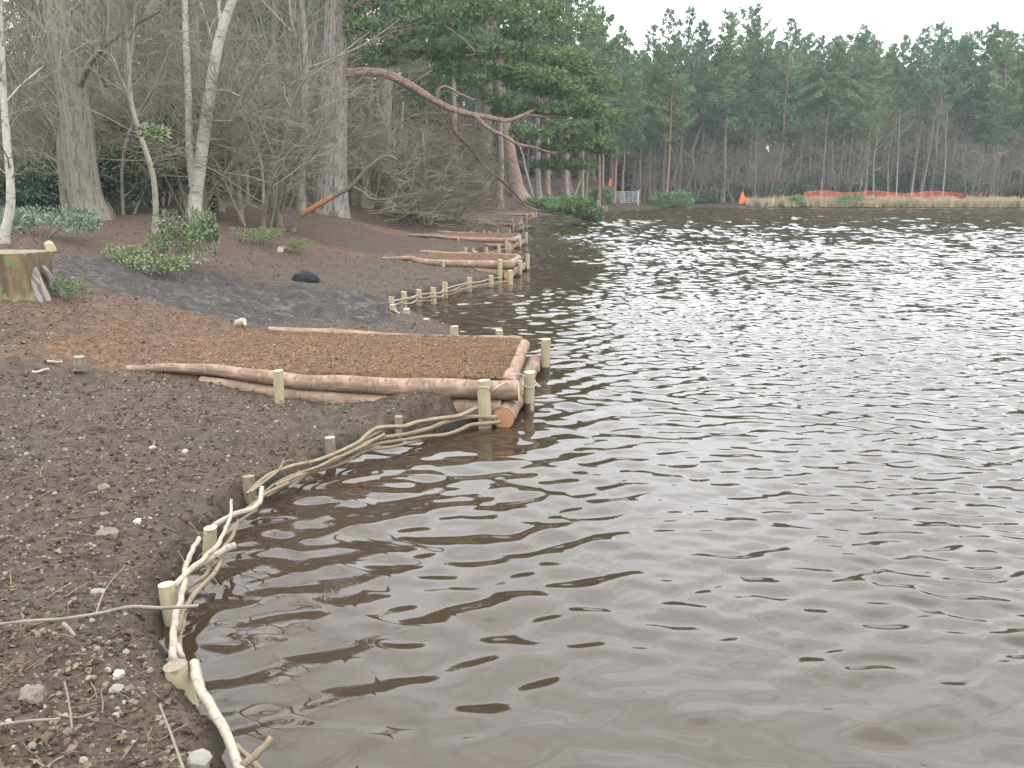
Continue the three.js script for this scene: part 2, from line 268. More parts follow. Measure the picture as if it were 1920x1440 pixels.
{ // lake: wind ripples as real relief, short near the bank and longer out on the open water
  const r = mulberry(77), W = [];
  for (let i = 0; i < 96; i++) { const t = i / 95, lam = 0.08 * Math.pow(30, t), ang = (r() - 0.5) * 1.5 + (r() - 0.5) * 0.7 + 0.3, k = 2 * Math.PI / lam; W.push([k * Math.sin(ang), k * Math.cos(ang), r() * 6.28, (0.7 + 0.6 * r()) / k, Math.log(lam)]); }
  const step = (d) => d < 2 ? 0.1 : Math.max(0.02, 0.0036 * d);
  const band = (lc, wd) => { const l = Math.log(lc); let e = 0; const w = W.map((q) => { const v = Math.exp(-Math.pow((q[4] - l) / wd, 2)); e += 0.5 * v * v * Math.pow(q[3] * Math.hypot(q[0], q[1]), 2); return v; }); const n = 1 / Math.sqrt(e); return w.map((v) => v * n); };
  const calmBand = band(0.27, 0.85), rows = new Map();
  const wave = (x, z, s) => {
    const d = -z, key = d; if (!rows.has(key)) rows.set(key, band(Math.max(0.17, 3.6 * step(Math.max(d, 2))), 0.95)); const ob = rows.get(key);
    const gust = 0.9 + 0.3 * n2(x * 0.16, z * 0.1) + 0.15 * n2(x * 0.6, z * 0.35), open = smooth(-0.6, 2.6, x + d * 0.05) * smooth(0.3, 3, -s), slope = lerp(0.115, lerp(0.185, 0.23, smooth(5, 18, d)), open) * gust * lerp(0.75, 1, smooth(0, 1.5, -s));
    let h = 0; for (let i = 0; i < W.length; i++) { const a = ob[i] * open + calmBand[i] * (1 - open) * (d < 22 ? 1 : 0) + (d < 22 ? 0 : ob[i] * (1 - open)); if (a > 0.002) h += W[i][3] * a * Math.sin(W[i][0] * x + W[i][1] * z + W[i][2]); }
    return h * slope;
  };
  const xs = steps(-4, 112, (x) => x < 3.5 ? 0.026 : 0.026 + 0.016 * (x - 3.5)), zs = steps(-5, 96, step);
  const g = gridGeo(xs, zs, wave, (s) => s < 0.35);
  structure('lake_water', g, new THREE.MeshPhysicalMaterial({ color: new THREE.Color().setRGB(0.023, 0.0155, 0.0092), roughness: 0.02, ior: 1.333 }));
}
console.log('ground and water');

// ---------------------------------------------------------------- timber: logs, stakes, platforms
const DISC = (() => { const g = new THREE.CircleGeometry(1, 20); const p = g.attributes.position; const n = p.count; for (let i = 0; i < n; i++) { const x = p.getX(i), y = p.getY(i); p.setZ(i, 0.02 * n2(x * 3, y * 3)); } g.computeVertexNormals(); return g; })();
function cutFace(name, parent, pos, dir, r, mat) { const m = part(name, DISC, mat, parent); m.position.copy(pos); m.quaternion.setFromUnitVectors(V(0, 0, 1), dir.clone().normalize()); m.scale.set(r, r, r); return m; }
function log(parent, ctrl, r0, r1, seed, o = {}) {
  const n = o.n || 26, P = path(ctrl, n), R = taper(n, r0, r1, o.e || 1).map((r, i) => r * (1 + 0.035 * n2(i * 0.25, seed * 9.7) + 0.12 * Math.max(0, n2(i * 0.9 + 50, seed * 3.1) - 0.6)));
  for (let i = 0; i <= n; i++) { P[i].y += 0.012 * n2(i * 0.11, seed * 5.3); P[i].z += 0.014 * n2(i * 0.1 + 9, seed * 7.7); }
  const m = part(o.name || 'log', new Builder().tube(P, R, o.rs || 18, { tile: 0.5, wob: 0.05, seed, wf: 2, phase: seed }).geo(), o.mat || M.log, parent);
  const d0 = P[0].clone().sub(P[1]).normalize(), d1 = P[n].clone().sub(P[n - 1]).normalize();
  if (o.cut0 !== null) cutFace('cut_end', m, P[0].clone().addScaledVector(d0, 0.001), d0, R[0] * 1.01, o.cut0 || M.cutOrange);
  if (o.cut1 !== null) cutFace('cut_end', m, P[n].clone().addScaledVector(d1, 0.001), d1, R[n] * 1.01, o.cut1 || M.cutOrange);
  return m;
}
// a round stake: `top` is the middle of its cut top, `len` its length down into the ground
function stake(parent, top, len, r, seed, o = {}) {
  const tilt = o.tilt || V(0.05 * n2(seed, 1), 0, 0.05 * n2(seed, 7)), dn = V(tilt.x, -1, tilt.z).normalize(), n = 8, P = [], R = [];
  for (let i = 0; i <= n; i++) { P.push(top.clone().addScaledVector(dn, len * i / n)); R.push(r * (1 + 0.05 * n2(i * 0.6, seed)) * (i === 0 ? 0.96 : 1)); }
  const m = part('stake', new Builder().tube(P, R, 14, { tile: 0.35, wob: 0.05, seed, phase: seed * 2 }).geo(), o.mat || M.peeled, parent);
  cutFace('cut_top', m, top.clone().addScaledVector(dn, -0.001), V(0.12 * n2(seed, 20), 1, 0.12 * n2(seed, 30)), r * 0.985, o.cut || M.cutPale);
  if (o.wet) { const y0 = o.wet - (o.base || 0); const a = top.clone().addScaledVector(dn, (top.y - y0)); const Q = [a, a.clone().addScaledVector(dn, 0.3)]; part('wet_foot', new Builder().tube(Q, [r * 1.07, r * 1.07], 14, { wob: 0.05, seed, phase: seed * 2 }).geo(), M.wetPost, m); }
  return m;
}
function wireLoop(parent, pts) { const P = path(pts, 30); return part('wire', new Builder().tube(P, taper(30, 0.003, 0.003), 5, {}).geo(), M.wire, parent); }
const platLabels = [
  'nearest log-edged fishing platform, chip-topped, with an orange cut log end at the water',
  'log-edged fishing platform second from the front, behind the deep curved bay',
  'third log-edged platform from the front, with a pale round log end showing',
  'fourth log-edged platform from the front, with a thin stake halfway along its log',
  'fifth and thinnest log-edged platform, its edge log meeting the drooping pine branch',
  'tiny pale stub of a platform by the far bank, beside the drooping pine foliage',
];
PLAT.forEach((p, k) => {
  const g = thing('fishing_platform', platLabels[k], 'platform', p.o, 'log-edged fishing platforms along the bank', -p.th);
  const L = p.L, W = p.W, hl = ground(pw(p, -L, 0).x, pw(p, -L, 0).z, false) + 0.02, s = k * 13 + 1, R = k === 1 ? 0.1 : 0.088;
  const loc = (w) => { const d = w.clone().sub(p.o); return V(d.dot(p.ax), d.y, -d.dot(p.bz)); };
  // front: two logs, one on the other, thin ends inland
  log(g, [V(0.03, 0.275, 0.0), V(-0.9, 0.29, 0.01), V(-2.0, 0.33, 0.02), V(-L * 0.8, 0.41, 0.0), V(-L, hl, -0.02)], R, 0.03, s, { n: 40, e: 1.6, cut0: k === 0 || k === 2 ? M.cutPale : M.cutOrange });
  log(g, [V(-0.12, 0.1, 0.02), V(-1, 0.14, 0.03), V(-2.0, 0.2, 0.03), V(-L * 0.8, 0.29, 0.03)], R * 1.02, R * 0.7, s + 1, { cut0: M.cutOrange });
  // lakeward end
  log(g, [V(-0.085, 0.085, 0.2), V(-0.03, 0.09, -0.6), V(0.04, 0.085, -W - 0.05)], R * 1.08, R * 0.9, s + 2);
  log(g, [V(-0.085, 0.292, -0.085), V(-0.09, 0.285, -1), V(-0.08, 0.29, -W + 0.02)], R * 0.98, R * 0.82, s + 3);
  // back edge
  log(g, [V(-0.1, 0.3, -W + 0.02), V(-1.2, 0.33, -W - 0.01), V(-L * 0.85, 0.42, -W + 0.03)], R * 0.9, R * 0.5, s + 4);
  const st = (x, top, z, r, sd, o) => stake(g, V(x, top, z), top + 0.3, r, sd, o);
  if (k === 0) {
    const put = (px, pt, pb, r, sd, h = 0, o = {}) => { const b = G(px, pb, h), t = at(px, pt, -b.z); const q = loc(b); stake(g, V(q.x, t.y, q.z), t.y + 0.3, r, sd, o); return V(q.x, t.y, q.z); };
    const A = put(907, 713, 800, 0.056, 3.1, 0.0), B = put(993, 698, 768, 0.052, 5.2, 0, { wet: 0.07 }); put(1023, 636, 697, 0.054, 7.4, 0, { wet: 0.06 }); put(525, 695, 758, 0.042, 9.3, 0.2);
    put(852, 612, 640, 0.05, 4.4, 0.2); put(936, 619, 640, 0.045, 6.1, 0.2);
    const ring = (c, y, r, lean) => Array.from({ length: 9 }, (_, i) => { const a = i / 8 * Math.PI * 2; return V(c.x + Math.cos(a) * r, y + lean * Math.sin(a) * r, c.z + Math.sin(a) * r); });
    wireLoop(g, [...ring(A, A.y - 0.1, 0.066, 0.9), V(A.x + 0.14, A.y - 0.04, A.z - 0.03), V(A.x + 0.22, 0.33, -0.06), V(A.x + 0.26, 0.3, -0.12)]);
    wireLoop(g, [V(-0.12, 0.37, -0.2), V(-0.02, 0.37, -0.25), V(0.05, 0.34, -0.33), ...ring(B, B.y - 0.1, 0.058, -0.5)]);
  } else {
    st(-0.28, k === 2 ? 0.36 : 0.42, 0.14, 0.055, s + 0.3); st(0.13, 0.36, -0.25, 0.052, s + 0.7, { wet: 0.06 }); st(0.17, 0.42, -W + 0.3, 0.05, s + 1.9, { wet: 0.06 }); st(-L * 0.52, 0.38, 0.13, 0.042, s + 2.3); st(-1.2, 0.43, -W - 0.14, 0.045, s + 3.1);
  }
});

// ---------------------------------------------------------------- woven rod edging of the bays
function rod(parent, o, pts, r0, r1, seed, mat, rs = 8) {
  const P = path(pts.map((p) => p.clone().sub(o)), Math.max(10, pts.length * 5)), n = P.length - 1;
  for (let i = 0; i <= n; i++) { P[i].x += 0.005 * n2(i * 0.16, seed * 3.3); P[i].y += 0.004 * n2(i * 0.15, seed * 5.1 + 4); }
  return part('rod', new Builder().tube(P, taper(n, r0, r1).map((r, i) => r * (1 + 0.06 * n2(i * 0.3, seed) + 0.3 * Math.max(0, n2(i * 1.1, seed + 40) - 0.6))), rs, { tile: 0.25, caps: true, phase: seed, wob: 0.08, seed }).geo(), mat, parent);
}
const px = (list) => list.map(([x, y, h]) => G(x, y, h));
{
  const o = G(430, 1030, 0), g = thing('wattle_edging', 'woven rod edging round the nearest bay, with pale fresh-cut stakes', 'wattle edging', o, 'woven rod edging of the bays');
  const S = (x, top, base, hb, r, seed, opt = {}) => { const b = G(x, base, hb), t = at(x, top, -b.z); stake(g, V(b.x, t.y, b.z).sub(o), t.y - (opt.bottom ?? -0.3), r, seed, opt); };
  S(398, 990, 1035, 0.06, 0.037, 1.3, { tilt: V(-0.1, 0, 0.02) }); S(318, 1096, 1160, 0.02, 0.038, 2.7, { tilt: V(0.1, 0, 0.05) });
  S(334, 1248, 1300, 0.06, 0.047, 4.4, { tilt: V(0.16, 0, 0.02), cut: M.dirtyPost }); S(468, 893, 925, 0.06, 0.04, 5.6, { mat: M.dirtyPost, cut: M.dirtyPost });
  S(620, 820, 852, 0.05, 0.038, 6.8, { mat: M.dirtyPost }); S(748, 781, 800, 0.08, 0.034, 7.9, { mat: M.dirtyPost, cut: M.dirtyPost });
  const pale = [
    [[[491, 914, 0.19], [487, 942, 0.18], [477, 951, 0.17], [447, 962, 0.18], [413, 979, 0.19], [396, 992, 0.16]], 0.014, 0.017],
    [[[434, 936, 0.27], [433, 961, 0.22], [422, 992, 0.2], [410, 1019, 0.18], [391, 1039, 0.17], [363, 1064, 0.17], [332, 1094, 0.18], [318, 1110, 0.14]], 0.008, 0.017],
    [[[442, 1023, 0.16], [410, 1036, 0.15], [385, 1053, 0.14], [358, 1068, 0.13], [340, 1085, 0.1]], 0.019, 0.015],
    [[[350, 1053, 0.2], [345, 1092, 0.17], [340, 1122, 0.16], [330, 1155, 0.16], [326, 1180, 0.17], [325, 1232, 0.16], [328, 1250, 0.1]], 0.013, 0.016],
    [[[363, 1243, 0.17], [373, 1287, 0.15], [400, 1330, 0.13], [423, 1373, 0.12], [448, 1434, 0.11], [465, 1475, 0.1]], 0.021, 0.016],
    [[[374, 1008, 0.22], [361, 1030, 0.19], [351, 1056, 0.16]], 0.012, 0.014],
    [[[332, 1208, 0.17], [338, 1224, 0.16], [345, 1240, 0.12]], 0.012, 0.012],
  ];
  pale.forEach(([l, a, b], i) => rod(g, o, px(l), a, b, i + 1.5, M.paleRod, 10));
  const brown = [
    [[[447, 975, 0.13], [435, 1005, 0.11], [419, 1028, 0.1], [405, 1046, 0.09]], 0.01, 0.013], [[[418, 1045, 0.1], [399, 1078, 0.11], [374, 1105, 0.11], [349, 1136, 0.12], [337, 1163, 0.11], [331, 1185, 0.1]], 0.012, 0.014],
    [[[394, 1055, 0.1], [383, 1080, 0.1], [349, 1103, 0.11], [333, 1120, 0.1]], 0.011, 0.014], [[[347, 1150, 0.07], [340, 1183, 0.07], [336, 1210, 0.06], [345, 1240, 0.05]], 0.01, 0.009],
    [[[444, 1397, 0.08], [484, 1440, 0.06], [510, 1470, 0.05]], 0.011, 0.011], [[[511, 1383, 0.2], [484, 1410, 0.16], [457, 1434, 0.12]], 0.012, 0.014],
    [[[462, 926, 0.14], [493, 898, 0.17], [541, 875, 0.16], [596, 863, 0.14], [636, 847, 0.15], [675, 827, 0.15], [707, 803, 0.19], [755, 799, 0.17], [794, 789, 0.17], [858, 780, 0.16], [894, 765, 0.2]], 0.012, 0.019],
    [[[517, 910, 0.1], [580, 883, 0.1], [636, 859, 0.11], [675, 835, 0.12], [715, 821, 0.12], [763, 813, 0.11], [806, 803, 0.11], [834, 791, 0.13], [881, 782, 0.12], [931, 782, 0.1]], 0.012, 0.018],
    [[[541, 914, 0.05], [596, 875, 0.08], [644, 855, 0.09], [687, 839, 0.08], [715, 831, 0.08], [794, 819, 0.06], [850, 811, 0.05], [881, 797, 0.07], [938, 791, 0.06]], 0.01, 0.017],
    [[[600, 882, 0.04], [636, 871, 0.04], [683, 847, 0.05], [747, 835, 0.04], [800, 822, 0.03]], 0.009, 0.013], [[[480, 935, 0.1], [530, 900, 0.1], [600, 873, 0.12], [660, 846, 0.12], [720, 815, 0.14]], 0.008, 0.014],
    [[[470, 922, 0.16], [520, 884, 0.2], [534, 866, 0.24], [552, 863, 0.24]], 0.009, 0.005], [[[524, 880, 0.2], [533, 860, 0.26], [540, 850, 0.3]], 0.006, 0.003], [[[500, 930, 0.05], [560, 897, 0.04], [620, 868, 0.05]], 0.008, 0.01],
    [[[660, 838, 0.13], [720, 806, 0.16], [780, 796, 0.15]], 0.009, 0.012], [[[425, 1000, 0.06], [452, 975, 0.05], [480, 956, 0.05]], 0.01, 0.009], [[[450, 965, 0.1], [500, 925, 0.11], [540, 905, 0.09]], 0.009, 0.012],
  ];
  brown.forEach(([l, a, b], i) => rod(g, o, px(l), a, b, i + 20.5, M.rod));
  const r = mulberry(5); // side shoots
  for (let i = 0; i < 26; i++) { const t = r(), b = t < 0.55 ? G(lerp(450, 640, r()), lerp(935, 850, r()), 0.13) : G(lerp(345, 440, r()), lerp(1150, 960, r()), 0.15); const e = b.clone().add(V((r() - 0.5) * 0.16, 0.01 + r() * 0.07, (r() - 0.5) * 0.1)); rod(g, o, [b, b.clone().lerp(e, 0.5).add(V(0, 0.012, 0)), e], 0.0035, 0.0015, i, M.rod, 4); }
}
function bayEdging(label, stakes, rods, seed) {
  const o = stakes[Math.floor(stakes.length / 2)].clone().setY(0), g = thing('wattle_edging', label, 'wattle edging', o, 'woven rod edging of the bays'), r = mulberry(seed);
  stakes.forEach((s, i) => stake(g, V(s.x, s.y, s.z).sub(o), s.y + 0.3, 0.046 + 0.008 * r(), seed + i * 1.7));
  const P = path(stakes.map((s) => V(s.x, 0, s.z)), 40);
  for (let k = 0; k < rods; k++) {
    const a = Math.floor(r() * 8), b = 40 - Math.floor(r() * 6), pts = []; const ph = k % 2 ? 0 : Math.PI;
    for (let i = a; i <= b; i += 2) { const q = P[i], f = P[Math.min(40, i + 1)], e = P[Math.max(0, i - 1)], t = V(f.z - e.z, 0, e.x - f.x).normalize(); const w = 0.05 * Math.sin(i * 0.9 + ph); pts.push(V(q.x + t.x * w + 0.03, 0.06 + k * 0.04 + 0.02 * n2(i * 0.3, k + seed), q.z + t.z * w)); }
    rod(g, o, pts, 0.016, 0.01, k + seed, k % 2 ? M.paleRod : M.rod, 6);
  }
}
const tops = (l) => l.map(([x, y, h]) => G(x, y, h || 0.27));
bayEdging('woven rod edging of the curved bay between the nearest two platforms', tops([[852, 613, 0.25], [798, 598, 0.22], [762, 579, 0.28], [736, 571, 0.27], [734, 556, 0.27], [757, 547, 0.29], [785, 543, 0.27], [812, 539, 0.27], [834, 529, 0.3], [880, 520, 0.28], [921, 517, 0.24], [957, 507, 0.3]]), 4, 31);
bayEdging('short woven rod edging with a dotted row of stakes behind the second platform', tops([[845, 479, 0.2], [857, 475], [865, 471], [873, 465], [887, 464.5], [912, 463.5], [935, 459], [955, 454, 0.3]]), 3, 47);
bayEdging('woven rod edging peeping over the deck of the third platform', [V(-1.9, 0.24, -33), V(-2.1, 0.24, -34.2), V(-1.65, 0.26, -35), V(-1.15, 0.26, -35.6), V(-0.6, 0.26, -36.1), V(-0.1, 0.26, -36.6)], 3, 59);
bayEdging('woven rod edging with tiny stakes in front of the fifth platform', [V(-2.2, 0.24, -47), V(-1.85, 0.26, -48.4), V(-1.3, 0.26, -49.3), V(-0.7, 0.26, -50), V(0, 0.26, -50.3), V(0.55, 0.26, -50.6)], 3, 67);
console.log('timber');

// ---------------------------------------------------------------- trees
function needles(b, r, c, size, k, col, up = 0.5) { // one tuft of needle blades
  for (let i = 0; i < k; i++) {
    const d = V(r() - 0.5, (r() - 0.5) * 0.9 + up * 0.5, r() - 0.5).normalize(), w = V(r() - 0.5, r() - 0.5, r() - 0.5).cross(d).normalize(), L = size * (0.6 + 0.7 * r()), q = size * 0.13;
    const e = c.clone().addScaledVector(d, L), f = 0.8 + 0.4 * r();
    b.tri(c.clone().addScaledVector(w, q).addScaledVector(d, L * 0.15), c.clone().addScaledVector(w, -q).addScaledVector(d, L * 0.15), e, [col[0] * f, col[1] * f, col[2] * f]);
  }
}
const GREENS = [[0.074, 0.134, 0.064], [0.064, 0.12, 0.068], [0.084, 0.14, 0.06], [0.068, 0.13, 0.076]];
function pine(seed, o) { // a pine: bare lower trunk, tiers of level limbs with tufts
  const r = mulberry(seed), H = o.H, n = 14, P = [], R = [], lean = (o.lean || 0.02) * (r() - 0.5) * 2, lean2 = (o.lean || 0.02) * (r() - 0.5) * 2;
  for (let i = 0; i <= n; i++) { const t = i / n; P.push(V(lean * H * t + 0.12 * n2(t * 3, seed), H * t * 0.97 - 0.3, lean2 * H * t + 0.12 * n2(t * 3, seed + 50))); R.push(o.r * (1 - 0.86 * t) * (1 + 0.7 * Math.exp(-t * 30))); }
  const tr = new Builder().tube(P, R, o.rs || 9, { tile: 0.8, wob: 0.06, seed });
  const at2 = (y) => { const f = clamp((y + 0.3) / (H * 0.97) * n, 0, n - 0.001), i = Math.floor(f); return P[i].clone().lerp(P[i + 1], f - i); };
  const b = new Builder(true), lb = new Builder(), base = GREENS[seed % 4];
  const nb = o.nb, tuft = o.tuft, per = o.per;
  for (let i = 0; i < nb; i++) {
    const t = (i + r()) / nb, y = lerp(o.c0 * H, H * 0.985, Math.pow(t, 0.9)), c = (y / H - o.c0) / (1 - o.c0);
    const prof = o.flat ? Math.pow(Math.sin(Math.PI * clamp(0.18 + c * 0.8, 0, 1)), 0.7) : (c < 0.25 ? 0.55 + 1.8 * c : 1.0 - 0.94 * Math.pow((c - 0.25) / 0.75, 1.25)); const len = Math.max(0.35, o.cr * prof * (0.55 + 0.65 * r()));
    const az = i * 2.4 + r() * 1.4, s = at2(y), up = lerp(0.05, 0.75, c * c) + (r() - 0.5) * 0.3, d = V(Math.cos(az), up, Math.sin(az)).normalize(), Q = [];
    for (let j = 0; j <= 4; j++) { const q = j / 4; Q.push(s.clone().addScaledVector(d, len * q).add(V(0.1 * len * n2(q * 2, seed + i), -0.12 * len * Math.sin(q * 3.1) + 0.14 * len * q * q, 0.1 * len * n2(q * 2 + 9, seed + i)))); }
    lb.tube(Q, taper(4, o.r * 0.16 * (0.4 + len / o.cr * 0.6) + 0.008, 0.008), 4, { tile: 0.6 });
    const cnt = Math.max(4, Math.round(per * len / o.cr)), tone = 0.78 + 0.44 * r(), col = base.map((v, k) => v * tone * (0.93 + 0.14 * r()));
    for (let j = 0; j < cnt; j++) {
      const q = 0.3 + 0.75 * Math.pow(r(), 0.7), f = clamp(q, 0, 1) * 3.999, k = Math.floor(f), p = Q[k].clone().lerp(Q[k + 1], f - k), side = (r() - 0.5) * len * 0.62 * (1.15 - q * 0.7);
      p.add(V(-Math.sin(az) * side, (r() - 0.35) * 0.28 * tuft / 0.3 + Math.abs(side) * 0.12, Math.cos(az) * side));
      needles(b, r, p, tuft, o.k || 6, col);
    }
  }
  return { trunk: tr.geo(), limbs: lb.geo(), crown: b.geo() };
}
function bare(seed, o) { // a leafless tree or thicket
  const r = mulberry(seed), tr = new Builder(), tw = new Builder();
  const grow = (pos, dir, len, rad, lev) => {
    const n = lev === 0 ? 12 : lev === 1 ? 6 : lev === 2 ? 4 : 3, P = [pos.clone()], d = dir.clone();
    for (let i = 1; i <= n; i++) { d.add(V((r() - 0.5) * o.bend, (r() - 0.5) * o.bend + (lev ? o.up : 0.06), (r() - 0.5) * o.bend)).normalize(); P.push(P[i - 1].clone().addScaledVector(d, len / n)); }
    const R = taper(n, rad, lev === 0 ? rad * 0.2 : Math.max(o.min || 0.004, rad * 0.3));
    if (lev === 0) R[0] *= 1.35;
    (lev < 2 ? tr : tw).tube(P, R, lev === 0 ? 9 : lev === 1 ? 5 : 3, { tile: 0.6, seed });
    const kids = o.kids[lev]; if (!kids) return;
    for (let i = 0; i < kids; i++) {
      const t = lev === 0 ? lerp(o.from || 0.3, 1, (i + r()) / kids) : 0.2 + 0.8 * r(), f = t * n * 0.999, k = Math.floor(f), p = P[k].clone().lerp(P[k + 1], f - k), td = P[k + 1].clone().sub(P[k]).normalize();
      const az = r() * 6.28, sd = V(Math.cos(az), (r() - 0.4) * 0.8, Math.sin(az)), nd = td.multiplyScalar(lev === 0 ? 0.45 : 0.7).addScaledVector(sd, o.spread).normalize();
      grow(p, nd, len * o.ratio[lev] * (0.6 + 0.7 * r()) * (lev === 0 ? 1.15 - 0.6 * t : 1), Math.max(o.min || 0.004, R[k] * (lev === 0 ? 0.42 : 0.5)), lev + 1);
    }
  };
  for (let s = 0; s < (o.stems || 1); s++) { const a = r() * 6.28, l = (o.stems > 1 ? 0.35 : o.lean || 0.06); grow(V((o.stems > 1 ? 0.15 : 0) * Math.cos(a), -0.2, (o.stems > 1 ? 0.15 : 0) * Math.sin(a)), V(Math.cos(a) * l, 1, Math.sin(a) * l).normalize(), o.H * (0.8 + 0.3 * r()), o.r * (o.stems > 1 ? 0.6 + 0.5 * r() : 1), 0); }
  return { trunk: tr.geo(), crown: tw.geo() };
}
function leafGeo(seed, o) { // evergreen leaves through a lumpy volume, with stems
  const r = mulberry(seed), b = new Builder(true), st = new Builder(), lobes = [];
  for (let i = 0; i < o.lobes; i++) { const a = r() * 6.28, q = Math.sqrt(r()) * 0.7; lobes.push([Math.cos(a) * q * o.w, (0.3 + 0.5 * r()) * o.h, Math.sin(a) * q * o.w, (o.lr || 0.3) * (1 + 0.8 * r())]); }
  for (const l of lobes) st.tube(path([V(l[0] * 0.15, -0.1, l[2] * 0.15), V(l[0] * 0.5, l[1] * 0.5, l[2] * 0.5), V(l[0], l[1] + 0.2 * o.h, l[2])], 5), taper(5, 0.018 * o.h, 0.006), 4, {});
  for (let i = 0; i < o.n; i++) {
    const l = lobes[Math.floor(r() * lobes.length)], d = V(r() - 0.5, r() - 0.5, r() - 0.5).normalize(), q = Math.pow(r(), 0.45);
    const c = V(l[0] + d.x * q * l[3] * o.w, Math.max(0.03, l[1] + d.y * q * l[3] * o.h), l[2] + d.z * q * l[3] * o.w);
    const ld = d.clone().add(V((r() - 0.5), (r() - 0.5) + 0.2, (r() - 0.5))).normalize(), sd = V(r() - 0.5, r() - 0.5, r() - 0.5).cross(ld).normalize(), L = o.leaf * (0.6 + 0.7 * r()), nn = sd.clone().cross(ld);
    const base = o.cols[Math.floor(r() * o.cols.length)], f = 0.75 + 0.5 * r(), col = base.map((v) => v * f), m = c.clone().addScaledVector(ld, L * 0.5), e = c.clone().addScaledVector(ld, L);
    const a1 = m.clone().addScaledVector(sd, L * 0.24).addScaledVector(nn, L * 0.07), a2 = m.clone().addScaledVector(sd, -L * 0.24).addScaledVector(nn, L * 0.07);
    b.tri(c, a1, e, col); b.tri(c, e, a2, col);
  }
  return { crown: b.geo(), stem: st.geo() };
}
const gy = (x, z) => ground(x, z, false);
const onGround = (x, z) => V(x, gy(x, z), z);
function baseAt(pxx, depth) { const x = (pxx - 960) / FOC * depth * 0.99; return onGround(x, -depth); }
function plantTree(name, g, mats, label, category, pos, group, turn = 0, scale = 1) {
  const t = thing(name, label, category, pos, group, turn); if (scale.isVector3) t.scale.copy(scale); else t.scale.setScalar(scale);
  if (g.trunk) part('trunk', g.trunk, mats[0], t); if (g.limbs) part('limb', g.limbs, mats[0], t); if (g.stem) part('stem', g.stem, mats[0], t);
  if (g.crown) part('crown', g.crown, mats[1], t); return t;
}

// --- the big pine by the path, its sweeping limb and the branch that droops to the water
function bend(list, n) { return path(list.map(([x, y, d]) => at(x, y, d)), n); }
function limbGeo(o, list, r0, r1, n = 30, rs = 8) { const P = bend(list, n).map((p) => p.sub(o)); return [new Builder().tube(P, taper(n, r0, r1), rs, { tile: 0.6, wob: 0.1, seed: list[0][0] }).geo(), P]; }
function sprays(b, r, o, list, tuft, k) { // clusters of needle tufts: pixel, distance, half sizes, count
  for (const [x, y, d, rx, ry, n] of list) { const c = at(x, y, d).sub(o); for (let i = 0; i < n; i++) { const a = r() * 6.28, q = Math.sqrt(r()), h = (r() - 0.5) * 2; const tone = 0.85 + 0.3 * n2(x * 0.1 + i * 0.01, y * 0.1); needles(b, r, V(c.x + Math.cos(a) * q * rx, c.y + h * ry * (1 - 0.5 * q) + 0.3 * ry * n2(Math.cos(a) * 3 * q, Math.sin(a) * 3 * q + x), c.z + Math.sin(a) * q * rx), tuft, k, [0.1 * tone, 0.155 * tone, 0.06 * tone]); } }
}
